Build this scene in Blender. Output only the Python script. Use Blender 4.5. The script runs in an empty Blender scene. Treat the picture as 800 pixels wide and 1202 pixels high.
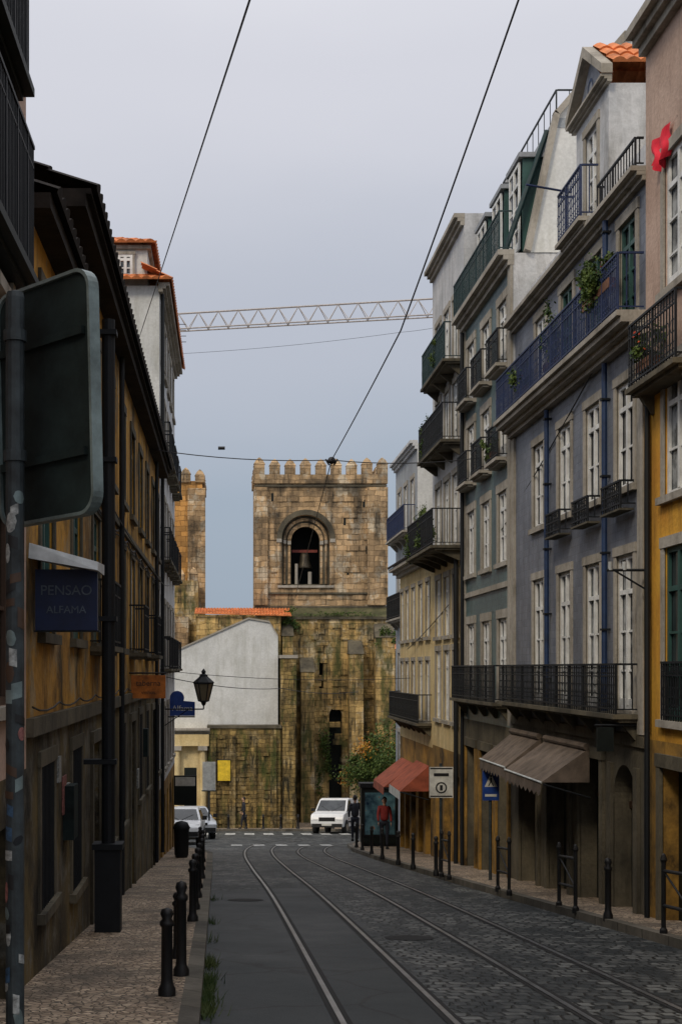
import bpy, bmesh, math, random
from mathutils import Vector, Matrix
random.seed(7)
F=1600.0; VX=265.0; VY=785.0
sc=bpy.context.scene
def g(y):
    if y<-20: return 0.1
    if y<78: return -1.8-0.095*y
    if y<98: return -9.21-0.05*(y-78)
    return -10.21
def W(px,py,d): return Vector(((px-VX)*d/F,d,(VY-py)*d/F))

# ---------------------------------------------------------------- materials
def newmat(name):
    m=bpy.data.materials.new(name); m.use_nodes=True
    nt=m.node_tree; b=nt.nodes['Principled BSDF']
    return m,nt,b
def N(nt,t,**k):
    n=nt.nodes.new(t)
    for a,v in k.items(): setattr(n,a,v)
    return n
def c4(c): return (c[0],c[1],c[2],1)
def mix(nt,fac,a,b,blend='MIX'):
    n=N(nt,'ShaderNodeMix',data_type='RGBA',blend_type=blend)
    if isinstance(fac,(int,float)): n.inputs[0].default_value=fac
    else: nt.links.new(fac,n.inputs[0])
    for i,v in ((6,a),(7,b)):
        if isinstance(v,(tuple,list)): n.inputs[i].default_value=c4(v)
        else: nt.links.new(v,n.inputs[i])
    return n.outputs[2]
def noise(nt,vec,scale,detail=5,rough=0.6):
    n=N(nt,'ShaderNodeTexNoise'); n.inputs['Scale'].default_value=scale
    n.inputs['Detail'].default_value=detail; n.inputs['Roughness'].default_value=rough
    nt.links.new(vec,n.inputs['Vector']); return n.outputs['Fac']
def ramp(nt,fac,a,b,ca=(0,0,0),cb=(1,1,1)):
    r=N(nt,'ShaderNodeValToRGB'); e=r.color_ramp.elements
    e[0].position=a; e[1].position=b; e[0].color=c4(ca); e[1].color=c4(cb)
    nt.links.new(fac,r.inputs['Fac']); return r.outputs['Color']
def mul(nt,a,k):
    m=N(nt,'ShaderNodeMath',operation='MULTIPLY'); nt.links.new(a,m.inputs[0])
    if isinstance(k,(int,float)): m.inputs[1].default_value=k
    else: nt.links.new(k,m.inputs[1])
    return m.outputs[0]
def mapping(nt,vec,scale,loc=(0,0,0)):
    m=N(nt,'ShaderNodeMapping'); m.inputs['Scale'].default_value=scale; m.inputs['Location'].default_value=loc
    nt.links.new(vec,m.inputs['Vector']); return m.outputs['Vector']
def facevec(nt,vec):
    s=N(nt,'ShaderNodeSeparateXYZ'); nt.links.new(vec,s.inputs[0])
    a=N(nt,'ShaderNodeMath',operation='ADD'); nt.links.new(s.outputs[0],a.inputs[0]); nt.links.new(s.outputs[1],a.inputs[1])
    c=N(nt,'ShaderNodeCombineXYZ'); nt.links.new(a.outputs[0],c.inputs[0]); nt.links.new(s.outputs[2],c.inputs[1])
    return c.outputs[0]
def bump(nt,b,h,strength=0.3,dist=0.02):
    n=N(nt,'ShaderNodeBump'); n.inputs['Strength'].default_value=strength; n.inputs['Distance'].default_value=dist
    nt.links.new(h,n.inputs['Height']); nt.links.new(n.outputs[0],b.inputs['Normal'])

def wall(name,c1,c2,dirt,damt=0.5,sharp=(0.48,0.68),tile=None,block=None,rough=0.85,patch=0.5,bstr=0.35,moss=None,pale=None,streak=1.3,sx=2.2,sz=.3,blot=.8):
    m,nt,b=newmat(name)
    tc=N(nt,'ShaderNodeTexCoord').outputs['Object']
    col=mix(nt,ramp(nt,noise(nt,tc,0.9,6),0.38,0.62),c1,c2)
    if pale: col=mix(nt,mul(nt,ramp(nt,noise(nt,mapping(nt,tc,(1,1,.8),(7,3,1)),blot,9,.75),0.52,0.58),.8),col,pale)
    fine=noise(nt,tc,14,4)
    col=mix(nt,0.35,col,ramp(nt,fine,0.3,0.7,(0.45,0.45,0.45),(1,1,1)),'MULTIPLY')
    h=fine
    if tile or block:
        bt=N(nt,'ShaderNodeTexBrick')
        if tile: w,hh,off,ms=tile,tile,0.0,0.006
        else: w,hh=block; off=0.5; ms=0.018
        bt.offset=off; bt.inputs['Scale'].default_value=1.0
        bt.inputs['Brick Width'].default_value=w; bt.inputs['Row Height'].default_value=hh
        bt.inputs['Mortar Size'].default_value=ms; bt.inputs['Mortar Smooth'].default_value=0.3
        lo=0.62 if tile else 0.50
        bt.inputs['Color1'].default_value=(lo,lo,lo,1); bt.inputs['Color2'].default_value=(1.2,1.16,1.08,1)
        bt.inputs['Mortar'].default_value=(0.4,0.38,0.34,1)
        v=facevec(nt,tc)
        if block:
            nz=N(nt,'ShaderNodeTexNoise'); nz.inputs['Scale'].default_value=1.6; nt.links.new(v,nz.inputs['Vector'])
            sc_=N(nt,'ShaderNodeVectorMath',operation='SCALE'); sc_.inputs[3].default_value=0.25
            nt.links.new(nz.outputs['Color'],sc_.inputs[0])
            ad=N(nt,'ShaderNodeVectorMath',operation='ADD'); nt.links.new(v,ad.inputs[0]); nt.links.new(sc_.outputs[0],ad.inputs[1]); v=ad.outputs[0]
        nt.links.new(v,bt.inputs['Vector'])
        col=mix(nt,0.8 if block else 0.45,col,bt.outputs['Color'],'MULTIPLY')
        inv=N(nt,'ShaderNodeMath',operation='SUBTRACT'); inv.inputs[0].default_value=1; nt.links.new(bt.outputs['Fac'],inv.inputs[1])
        ad2=N(nt,'ShaderNodeMath',operation='MULTIPLY_ADD'); nt.links.new(fine,ad2.inputs[0]); ad2.inputs[1].default_value=0.5; nt.links.new(inv.outputs[0],ad2.inputs[2]); h=ad2.outputs[0]
    # run-off streaks, broken up by blotches, then damp patches
    st=noise(nt,mapping(nt,tc,(sx,sx,sz)),streak,7,0.7)
    brk=ramp(nt,noise(nt,mapping(nt,tc,(1,1,.8),(2,8,5)),1.1,6,.7),0.38,0.60,(.25,.25,.25),(1,1,1))
    bl=noise(nt,tc,0.55,8,0.7)
    col=mix(nt,mul(nt,mul(nt,ramp(nt,st,sharp[0],sharp[1]),brk),damt),col,dirt)
    col=mix(nt,mul(nt,ramp(nt,bl,0.5,0.68),damt*patch),col,dirt)
    if moss: col=mix(nt,mul(nt,ramp(nt,noise(nt,mapping(nt,tc,(1.5,1.5,.5),(3,9,4)),.8,8,.75),0.50,0.62),.8),col,moss)
    nt.links.new(col,b.inputs['Base Color']); b.inputs['Roughness'].default_value=rough
    b.inputs['Specular IOR Level'].default_value=0.25
    bump(nt,b,h,bstr,0.03)
    return m
def simple(name,c,rough=0.6,metal=0.0,var=0.35,scale=5,bs=0.1,spec=0.4):
    m,nt,b=newmat(name)
    tc=N(nt,'ShaderNodeTexCoord').outputs['Object']
    n=noise(nt,tc,scale,6,0.65)
    d=tuple(x*(1-var) for x in c); l=tuple(min(1,x*(1+var*0.5)) for x in c)
    nt.links.new(ramp(nt,n,0.3,0.7,d,l),b.inputs['Base Color'])
    b.inputs['Roughness'].default_value=rough; b.inputs['Metallic'].default_value=metal
    b.inputs['Specular IOR Level'].default_value=spec
    bump(nt,b,noise(nt,tc,scale*6,3),bs,0.01)
    return m
def glass(name,c,rough=0.07,c2=None,sc_=1.7):
    m,nt,b=newmat(name)
    tc=N(nt,'ShaderNodeTexCoord').outputs['Object']
    nt.links.new(ramp(nt,noise(nt,tc,sc_,3),0.4,0.6,c,c2 or c),b.inputs['Base Color'])
    b.inputs['Roughness'].default_value=rough
    bump(nt,b,noise(nt,tc,1.5,2),0.10,0.05)
    return m

M={}
M['iron']=simple('wrought_iron',(0.008,0.010,0.013),0.6,0.0,.3,5,.1,.3)
M['ironblue']=simple('blue_painted_iron',(0.012,0.026,0.085),0.6,0)
M['irongreen']=simple('green_painted_iron',(0.010,0.034,0.038),0.6,0)
M['bluepipe']=simple('blue_pipe_paint',(0.014,0.036,0.10),0.6,0,.5)
M['glass']=glass('window_glass',(0.010,0.013,0.017),0.07,(0.03,0.035,0.04))
M['curtain']=glass('curtained_glass',(0.05,0.06,0.07),0.16,(0.32,0.34,0.35),3.2)
M['frame']=simple('white_window_paint',(0.70,0.71,0.70),0.5,0,0.35,3)
M['framegreen']=simple('green_window_paint',(0.03,0.085,0.075),0.5,0,0.3,3)
M['doorbrown']=simple('brown_door_paint',(0.06,0.032,0.018),0.55)
M['doordark']=simple('dark_door_paint',(0.007,0.011,0.010),0.6,0,.3,5,.1,.25)
M['stone']=wall('weathered_limestone',(0.43,0.40,0.35),(0.33,0.30,0.25),(0.07,0.06,0.045),0.7)
M['stonedark']=wall('dark_limestone',(0.15,0.13,0.09),(0.085,0.075,0.055),(0.016,0.015,0.012),0.85)
M['bluetile']=wall('blue_grey_azulejo',(0.195,0.215,0.265),(0.15,0.168,0.21),(0.05,0.053,0.06),0.6,tile=0.14,rough=0.45)
M['tealtile']=wall('teal_azulejo',(0.115,0.18,0.185),(0.085,0.13,0.14),(0.035,0.045,0.042),0.65,tile=0.14,rough=0.45)
M['white']=wall('white_render',(0.64,0.645,0.66),(0.50,0.515,0.535),(0.16,0.155,0.14),0.7)
M['whiteclean']=wall('lime_wash',(0.70,0.71,0.70),(0.62,0.63,0.62),(0.34,0.34,0.29),0.6,bstr=0.15)
M['cream']=wall('cream_render',(0.76,0.62,0.34),(0.66,0.50,0.24),(0.16,0.10,0.05),0.6)
M['yellow']=wall('yellow_render',(0.74,0.40,0.05),(0.60,0.28,0.035),(0.15,0.07,0.022),0.65)
M['pink']=wall('pink_render',(0.56,0.41,0.33),(0.47,0.33,0.26),(0.16,0.11,0.09),0.65)
M['ochre']=wall('ochre_render',(0.64,0.34,0.055),(0.42,0.215,0.04),(0.026,0.019,0.010),0.95,sharp=(0.46,0.60),patch=1.0,pale=(.40,.31,.18),sx=.8,sz=.45,blot=1.3)
M['darkbase']=wall('shade_dark_base_render',(0.17,0.125,0.05),(0.08,0.066,0.04),(0.011,0.010,0.008),0.95,sharp=(0.44,0.58),pale=(.19,.18,.15),sx=.7,sz=.6,blot=1.6)  # dirty base render, with the left side's deep shade put into its colour
M['yellowbase']=wall('yellow_base_render',(0.46,0.255,0.05),(0.24,0.145,0.045),(0.02,0.016,0.012),0.95,sharp=(0.44,0.60),sx=.8,sz=.6)
M['ashlar']=wall('cathedral_ashlar',(0.66,0.46,0.19),(0.44,0.30,0.12),(0.025,0.024,0.015),0.97,sharp=(0.46,0.58),block=(0.75,0.36),patch=0.9,bstr=0.8,moss=(.045,.062,.018),pale=(.66,.56,.38),streak=1.0,sx=2.6,sz=.22)
M['ashlar_up']=wall('cathedral_upper_ashlar',(0.64,0.45,0.265),(0.46,0.315,0.175),(0.045,0.037,0.027),0.95,sharp=(0.48,0.62),block=(0.7,0.34),patch=0.9,bstr=0.8,pale=(.68,.60,.47),streak=.9,sx=2.4,sz=.2)
M['ashlar_lit']=wall('cathedral_orange_lit_ashlar',(0.66,0.36,0.12),(0.50,0.26,0.08),(0.08,0.055,0.03),0.75,block=(0.7,0.34),bstr=0.6)  # left tower: the orange light on it is tinted into the stone colour
M['roughwall']=wall('rubble_wall',(0.48,0.34,0.13),(0.28,0.195,0.075),(0.018,0.017,0.010),0.97,sharp=(0.43,0.56),block=(0.42,0.24),patch=1.0,bstr=0.9,moss=(.05,.068,.015),pale=(.48,.38,.21),streak=1.5,sx=2.4)
M['slate']=wall('slate_mansard',(0.075,0.10,0.115),(0.055,0.075,0.085),(0.03,0.035,0.035),0.5,block=(0.3,0.2))
M['grey']=wall('grey_render',(0.36,0.39,0.42),(0.30,0.32,0.35),(0.13,0.13,0.13),0.5)
M['moss']=wall('mossy_stone',(0.12,0.11,0.055),(0.06,0.062,0.03),(0.02,0.02,0.014),0.8,rough=0.95)
M['tile']=simple('terracotta_tile',(0.62,0.20,0.065),0.8,0,0.6,2.5,0.3)
M['pot']=simple('old_plant_trough',(0.16,0.07,0.035),0.8,0,0.5,4,0.3)
M['tiledark']=simple('dark_roof_tile',(0.028,0.022,0.018),0.9,0,0.6,3,0.3,.2)  # near-black tile tone for eaves and dark roofs
M['black']=simple('black_paint',(0.009,0.009,0.010),0.55)
M['rubber']=simple('rubber',(0.012,0.012,0.012),0.8)
M['carwhite']=simple('white_car_paint',(0.68,0.69,0.70),0.25,0,0.1,2,0.0)
M['carsilver']=simple('silver_car_paint',(0.45,0.47,0.50),0.3,0.5,0.1,2,0.0)
M['chrome']=simple('metal_trim',(0.5,0.5,0.5),0.3,0.9)
M['headlight']=simple('headlight_lens',(0.55,0.56,0.55),0.12,0,0.3)
M['red']=simple('red_plastic',(0.45,0.03,0.02),0.5)
M['bellred']=simple('bell_frame_red',(0.20,0.04,0.025),0.6)
M['redcloth']=simple('red_cloth',(0.75,0.02,0.045),0.8,0,0.3,8)
M['awning']=simple('taupe_canvas',(0.13,0.10,0.078),0.9,0,0.55,3)
M['awningred']=simple('rust_canvas',(0.30,0.075,0.04),0.9,0,0.5,3)
M['awningwhite']=simple('pale_canvas',(0.48,0.51,0.52),0.9,0,0.4,3)
M['signblue']=simple('blue_sign_face',(0.015,0.05,0.24),0.4)
M['navy']=simple('navy_sign_face',(0.008,0.018,0.065),0.45)
M['fadedprint']=simple('faded_sign_print',(0.10,0.13,0.17),0.6,0,.6,9)
M['signorange']=simple('orange_sign_face',(0.46,0.14,0.02),0.6,0,.6)
M['signyellow']=simple('yellow_poster',(0.72,0.50,0.03),0.6,0,.3)
M['signwhite']=simple('white_sign_face',(0.55,0.55,0.51),0.5,0,0.35,6)
M['signback']=simple('sign_back_metal',(0.012,0.021,0.021),0.75,0.0,0.7,4,.1,.2)
M['signrim']=simple('sign_rim',(0.17,0.22,0.22),0.4,0.3,0.6,6)
M['polesteel']=simple('galvanised_pole',(0.028,0.037,0.041),0.6,0.0,0.7,10)
M['sticker1']=simple('torn_sticker',(0.30,0.31,0.30),0.6,0,.8,40)
M['sticker2']=simple('blue_sticker',(0.03,0.07,0.13),0.6,0,.7,40)
M['sticker3']=simple('pink_sticker',(0.26,0.10,0.09),0.6,0,.7,40)
M['crane']=simple('crane_paint',(0.46,0.42,0.40),0.6)
M['wire']=simple('cable',(0.015,0.015,0.018),0.6)
M['bronze']=simple('bronze',(0.06,0.05,0.035),0.5,0.6)
M['bark']=simple('bark',(0.06,0.05,0.04),0.9,0,0.5,8,0.4)
M['lens']=glass('lamp_glass',(0.16,0.13,0.08),0.3,(0.24,0.20,0.14))
M['steel']=simple('worn_rail_steel',(0.36,0.37,0.38),0.3,0.7,0.45,3)
M['groove']=simple('rail_groove',(0.010,0.010,0.010),0.8)
M['skin']=simple('skin',(0.45,0.27,0.19),0.6,0,.1)
M['hair']=simple('dark_hair',(0.02,0.014,0.010),0.7)
M['jacketdark']=simple('dark_jacket',(0.02,0.022,0.03),0.85)
M['jacketred']=simple('red_jacket',(0.26,0.03,0.028),0.85)
M['trousers']=simple('dark_trousers',(0.015,0.018,0.03),0.85)
def leaf(name,a,b_):
    m,nt,b=newmat(name)
    tc=N(nt,'ShaderNodeTexCoord').outputs['Object']
    nt.links.new(ramp(nt,noise(nt,tc,3.5,4),0.35,0.65,a,b_),b.inputs['Base Color'])
    b.inputs['Roughness'].default_value=0.6; b.inputs['Specular IOR Level'].default_value=0.2
    return m
M['leaf']=leaf('leaves',(0.022,0.050,0.012),(0.10,0.14,0.03))
M['leafo']=leaf('orange_leaves',(0.34,0.11,0.02),(0.45,0.26,0.03))
M['flower']=leaf('red_flowers',(0.40,0.03,0.02),(0.45,0.08,0.03))
M['grass']=leaf('verge_grass',(0.03,0.06,0.015),(0.08,0.10,0.03))

def road_mat():
    m,nt,b=newmat('street_setts_and_asphalt')
    tc=N(nt,'ShaderNodeTexCoord').outputs['Object']
    s=N(nt,'ShaderNodeSeparateXYZ'); nt.links.new(tc,s.inputs[0])
    nz=N(nt,'ShaderNodeTexNoise'); nz.inputs['Scale'].default_value=2.2; nz.inputs['Detail'].default_value=4; nt.links.new(tc,nz.inputs['Vector'])
    scv=N(nt,'ShaderNodeVectorMath',operation='SCALE'); scv.inputs[3].default_value=0.30; nt.links.new(nz.outputs['Color'],scv.inputs[0])
    ad=N(nt,'ShaderNodeVectorMath',operation='ADD'); nt.links.new(tc,ad.inputs[0]); nt.links.new(scv.outputs[0],ad.inputs[1])
    bt=N(nt,'ShaderNodeTexBrick'); bt.inputs['Scale'].default_value=1; bt.inputs['Brick Width'].default_value=0.16
    bt.inputs['Row Height'].default_value=0.19; bt.inputs['Mortar Size'].default_value=0.022; bt.inputs['Mortar Smooth'].default_value=0.8
    bt.inputs['Color1'].default_value=(0.020,0.025,0.027,1); bt.inputs['Color2'].default_value=(0.165,0.17,0.16,1); bt.inputs['Mortar'].default_value=(0.005,0.006,0.006,1)
    nt.links.new(ad.outputs[0],bt.inputs['Vector'])
    fine=noise(nt,tc,60,3); big=noise(nt,tc,0.5,6,0.7)
    asph=mix(nt,ramp(nt,fine,0.35,0.65),(0.009,0.013,0.015),(0.026,0.032,0.034))
    asph=mix(nt,ramp(nt,big,0.45,0.6),asph,(0.021,0.027,0.029))
    # tar seams / repairs
    vor=N(nt,'ShaderNodeTexVoronoi',feature='DISTANCE_TO_EDGE'); vor.inputs['Scale'].default_value=.45; nt.links.new(ad.outputs[0],vor.inputs['Vector'])
    asph=mix(nt,ramp(nt,vor.outputs['Distance'],0.006,0.014),(0.005,0.006,0.006),asph)
    sett=mix(nt,mul(nt,ramp(nt,noise(nt,mapping(nt,tc,(1.3,.5,1)),0.9,7,.7),0.45,0.58),.9),bt.outputs['Color'],(0.018,0.023,0.025))
    xx=N(nt,'ShaderNodeMath',operation='MULTIPLY_ADD'); nt.links.new(big,xx.inputs[0]); xx.inputs[1].default_value=1.2; nt.links.new(s.outputs[0],xx.inputs[2])
    mr=N(nt,'ShaderNodeMapRange'); mr.inputs[1].default_value=2.4; mr.inputs[2].default_value=2.6; nt.links.new(xx.outputs[0],mr.inputs[0])
    yy=N(nt,'ShaderNodeMath',operation='MULTIPLY_ADD'); nt.links.new(big,yy.inputs[0]); yy.inputs[1].default_value=14; nt.links.new(s.outputs[1],yy.inputs[2])
    mr2=N(nt,'ShaderNodeMapRange'); mr2.inputs[1].default_value=34; mr2.inputs[2].default_value=35; nt.links.new(yy.outputs[0],mr2.inputs[0])
    mx=N(nt,'ShaderNodeMath',operation='MAXIMUM'); nt.links.new(mr.outputs[0],mx.inputs[0]); nt.links.new(mr2.outputs[0],mx.inputs[1])
    col=mix(nt,mx.outputs[0],asph,sett)
    nt.links.new(col,b.inputs['Base Color'])
    rr=N(nt,'ShaderNodeMapRange'); rr.inputs[3].default_value=0.36; rr.inputs[4].default_value=0.75; nt.links.new(big,rr.inputs[0]); nt.links.new(rr.outputs[0],b.inputs['Roughness'])
    b.inputs['Specular IOR Level'].default_value=0.3
    inv=N(nt,'ShaderNodeMath',operation='SUBTRACT'); inv.inputs[0].default_value=1; nt.links.new(bt.outputs['Fac'],inv.inputs[1])
    h=N(nt,'ShaderNodeMath',operation='MULTIPLY_ADD'); nt.links.new(fine,h.inputs[0]); h.inputs[1].default_value=0.25; nt.links.new(mul(nt,inv.outputs[0],mx.outputs[0]),h.inputs[2])
    bump(nt,b,h.outputs[0],0.8,0.03)
    return m
M['road']=road_mat()
def calcada():
    m,nt,b=newmat('calcada_paving')
    tc=N(nt,'ShaderNodeTexCoord').outputs['Object']
    v=N(nt,'ShaderNodeTexVoronoi'); v.inputs['Scale'].default_value=14; nt.links.new(tc,v.inputs['Vector'])
    e=N(nt,'ShaderNodeTexVoronoi',feature='DISTANCE_TO_EDGE'); e.inputs['Scale'].default_value=14; nt.links.new(tc,e.inputs['Vector'])
    sp=N(nt,'ShaderNodeSeparateColor'); nt.links.new(v.outputs['Color'],sp.inputs[0])
    col=ramp(nt,sp.outputs[0],0.0,1.0,(0.20,0.14,0.09),(0.54,0.42,0.30))
    col=mix(nt,ramp(nt,e.outputs['Distance'],0.02,0.10),(0.05,0.04,0.03),col)
    col=mix(nt,mul(nt,ramp(nt,noise(nt,tc,0.9,6,0.7),0.46,0.64),.85),col,(0.085,0.068,0.05))
    nt.links.new(col,b.inputs['Base Color']); b.inputs['Roughness'].default_value=0.75
    bump(nt,b,ramp(nt,e.outputs['Distance'],0.0,0.12),0.6,0.02)
    return m
M['pave']=calcada()
M['kerb']=wall('kerb_stone',(0.19,0.175,0.15),(0.13,0.12,0.10),(0.04,0.036,0.03),0.7,block=(0.9,3.0))
M['ground']=simple('ground_earth',(0.09,0.085,0.07),0.95,0,0.5,0.8,0.3)
M['paint']=simple('road_marking_paint',(0.46,0.46,0.43),0.6,0,0.8,3)

# ---------------------------------------------------------------- geometry helpers
class Grp:
    def __init__(s,name):
        s.root=bpy.data.objects.new(name,None); sc.collection.objects.link(s.root); s.root.empty_display_size=0.3
        s.p={}
    def b(s,part,mat,smooth=False):
        k=(part,mat)
        if k not in s.p: s.p[k]=([],[],smooth)
        return s.p[k]
    def finish(s):
        for (part,mat),(vs,fs,sm) in s.p.items():
            if not vs: continue
            me=bpy.data.meshes.new(part); me.from_pydata([tuple(v) for v in vs],[],fs)
            me.materials.append(M[mat])
            if sm:
                for p in me.polygons: p.use_smooth=True
            me.update()
            o=bpy.data.objects.new(part,me); sc.collection.objects.link(o); o.parent=s.root
        return s.root
class Fr:
    def __init__(s,o,U,Nn): s.o=Vector(o); s.U=Vector(U); s.N=Vector(Nn)
    def P(s,u,n,z): return s.o+s.U*u+s.N*n+Vector((0,0,z))
FR=Fr((6,0,0),(0,1,0),(-1,0,0)); FL=Fr((-1.8,0,0),(0,1,0),(1,0,0))
def front(y,x0=0): return Fr((x0,y,0),(1,0,0),(0,-1,0))
WORLD=Fr((0,0,0),(1,0,0),(0,1,0))
def poly(b,pts):
    i=len(b[0]); b[0].extend(pts); b[1].append(tuple(range(i,i+len(pts))))
def hexa(b,p):
    i=len(b[0]); b[0].extend(p)
    for f in ((0,1,2,3),(7,6,5,4),(0,4,5,1),(1,5,6,2),(2,6,7,3),(3,7,4,0)): b[1].append(tuple(i+k for k in f))
def box(b,fr,u0,u1,n0,n1,z0,z1):
    P=fr.P
    hexa(b,[P(u0,n0,z0),P(u1,n0,z0),P(u1,n1,z0),P(u0,n1,z0),P(u0,n0,z1),P(u1,n0,z1),P(u1,n1,z1),P(u0,n1,z1)])
def tube(b,p0,p1,r0,r1=None,k=8,cap=True):
    r1=r0 if r1 is None else r1
    p0=Vector(p0);p1=Vector(p1); d=p1-p0
    if d.length<1e-6: return
    q=d.normalized().to_track_quat('Z','Y'); i=len(b[0])
    for pp,r in ((p0,r0),(p1,r1)):
        for a in range(k):
            t=2*math.pi*a/k; b[0].append(pp+q@Vector((r*math.cos(t),r*math.sin(t),0)))
    for a in range(k): b[1].append((i+a,i+(a+1)%k,i+k+(a+1)%k,i+k+a))
    if cap: b[1].append(tuple(i+a for a in range(k))[::-1]); b[1].append(tuple(i+k+a for a in range(k)))
def lathe(b,c,prof,k=12):
    c=Vector(c); i=len(b[0]); m=len(prof)
    for r,z in prof:
        for a in range(k):
            t=2*math.pi*a/k; b[0].append(c+Vector((r*math.cos(t),r*math.sin(t),z)))
    for j in range(m-1):
        for a in range(k): b[1].append((i+j*k+a,i+j*k+(a+1)%k,i+(j+1)*k+(a+1)%k,i+(j+1)*k+a))
def wallgrid(b,fr,u0,u1,z0,z1,holes,depth=0.22,n=0.0,rb=None):
    us=sorted(set([u0,u1]+[x for h in holes for x in h[:2] if u0<x<u1])); zs=sorted(set([z0,z1]+[x for h in holes for x in h[2:4] if z0<x<z1]))
    for a,c in zip(us,us[1:]):
        for d,e in zip(zs,zs[1:]):
            mu=(a+c)/2; mz=(d+e)/2
            if any(h[0]<mu<h[1] and h[2]<mz<h[3] for h in holes): continue
            poly(b,[fr.P(a,n,d),fr.P(c,n,d),fr.P(c,n,e),fr.P(a,n,e)])
    rb=rb or b
    for h in holes:
        a,c,d,e=h[:4]; d=max(d,z0); e=min(e,z1)
        if e<=d: continue
        for q in ([(a,d),(a,e)],[(c,d),(c,e)],[(a,d),(c,d)],[(a,e),(c,e)]):
            (x,y),(x2,y2)=q; poly(rb,[fr.P(x,n,y),fr.P(x2,n,y2),fr.P(x2,n-depth,y2),fr.P(x,n-depth,y)])
def arch_fill(b,fr,uc,w,zs,zt,n=0.0,depth=0.25,k=10,rb=None):
    r=w/2; rb=rb or b
    for s in (-1,1):
        pts=[]
        for j in range(k+1):
            t=math.pi/2*j/k; pts.append((uc+s*r*math.cos(t),zs+(zt-zs)*math.sin(t)))
        for (a,c),(d,e) in zip(pts,pts[1:]):
            poly(b,[fr.P(uc+s*r,n,zt),fr.P(a,n,c),fr.P(d,n,e)])
            poly(rb,[fr.P(a,n,c),fr.P(d,n,e),fr.P(d,n-depth,e),fr.P(a,n-depth,c)])
def shell(b,fr,u0,u1,z0,z1,dep,roof=True,n=0.0):
    e=0.004; u0+=e;u1-=e; P=fr.P
    poly(b,[P(u0,n,z0),P(u0,n-dep,z0),P(u0,n-dep,z1),P(u0,n,z1)])
    poly(b,[P(u1,n,z0),P(u1,n-dep,z0),P(u1,n-dep,z1),P(u1,n,z1)])
    poly(b,[P(u0,n-dep,z0),P(u1,n-dep,z0),P(u1,n-dep,z1),P(u0,n-dep,z1)])
    if roof: poly(b,[P(u0,n,z1),P(u1,n,z1),P(u1,n-dep,z1),P(u0,n-dep,z1)])
def window(G,fr,uc,w,z0,z1,frame='frame',sur='stone',n=0.0,depth=0.10,door=False,trans=None,surw=0.13,lip=True,pc=.5):
    a,c=uc-w/2,uc+w/2
    gm='glass' if random.random()<pc else 'curtain'
    gb=G.b('window_glass',gm); tl=random.uniform(-.006,.006)
    poly(gb,[fr.P(a,n-depth+.02+tl,z0),fr.P(c,n-depth+.02-tl,z0),fr.P(c,n-depth+.02-tl,z1),fr.P(a,n-depth+.02+tl,z1)])
    f=G.b('window_frames',frame); d0,d1=n-depth+.03,n-depth+.07; t=0.07
    box(f,fr,a,a+t,d0,d1,z0,z1); box(f,fr,c-t,c,d0,d1,z0,z1)
    box(f,fr,a+t,c-t,d0,d1,z0,z0+t*(2.4 if door else 1)); box(f,fr,a+t,c-t,d0,d1,z1-t,z1)
    box(f,fr,uc-.04,uc+.04,d0+.004,d1+.010,z0+t,z1-t)
    zt=z0+(z1-z0)*(0.76 if trans is None else trans)
    box(f,fr,a+t,c-t,d0+.002,d1+.006,zt-.035,zt+.035)
    zz=zt-z0; kk=2 if not door else 3
    for i in range(1,kk):
        z=z0+zz*i/kk; box(f,fr,a+t,c-t,d0+.006,d1-.008,z-.016,z+.016)
    if sur:
        s=G.b('window_surrounds',sur); q=surw
        box(s,fr,a-q,a,n-.01,n+.025,z0,z1); box(s,fr,c,c+q,n-.01,n+.025,z0,z1)
        box(s,fr,a-q-.02,c+q+.02,n-.012,n+.035,z1,z1+q+.02)
        if lip: box(s,fr,a-q-.05,c+q+.05,n-.012,n+.08,z0-.10,z0)
def ringbar(b,fr,uc,n,zc,r,t=0.012,k=8):
    for j in range(k):
        a0=2*math.pi*j/k; a1=2*math.pi*(j+1)/k
        def q(a,rr): return fr.P(uc+rr*math.cos(a),n,zc+rr*math.sin(a))
        poly(b,[q(a0,r),q(a1,r),q(a1,r-t*1.6),q(a0,r-t*1.6)])
def railing(G,fr,u0,u1,z,h,nout,mat='iron',step=0.115,n0=0.0,deco=True,part='balcony_railing',sides=(1,1)):
    b=G.b(part,mat); t=.008
    box(b,fr,u0,u1,nout-.018,nout+.018,z+h-.03,z+h); box(b,fr,u0,u1,nout-.012,nout+.012,z+.06,z+.085)
    if deco: box(b,fr,u0,u1,nout-.01,nout+.01,z+h-.2,z+h-.18)
    k=max(2,int((u1-u0)/step)); st=(u1-u0)/k
    for i in range(k+1):
        u=u0+st*i; tt=t*1.8 if i%8==0 else t
        box(b,fr,u-tt,u+tt,nout-tt,nout+tt,z,z+h-.03)
        if deco and i<k:
            ringbar(b,fr,u+st/2,nout,z+h-.105,st*.48)
            ringbar(b,fr,u+st/2,nout,z+.06+.12,st*.48)
            if i%2==0: ringbar(b,fr,u+st,nout,z+h*.48,st*.9,.014)
    for s,u in zip(sides,(u0,u1)):
        if not s: continue
        box(b,fr,u-.015,u+.015,n0,nout-.02,z+h-.03,z+h); box(b,fr,u-.01,u+.01,n0,nout-.012,z+.06,z+.08)
        k2=max(2,int((nout-n0)/step))
        for i in range(1,k2):
            nn=n0+(nout-n0)*i/k2; box(b,fr,u-t,u+t,nn-t,nn+t,z+.08,z+h-.03)
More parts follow.
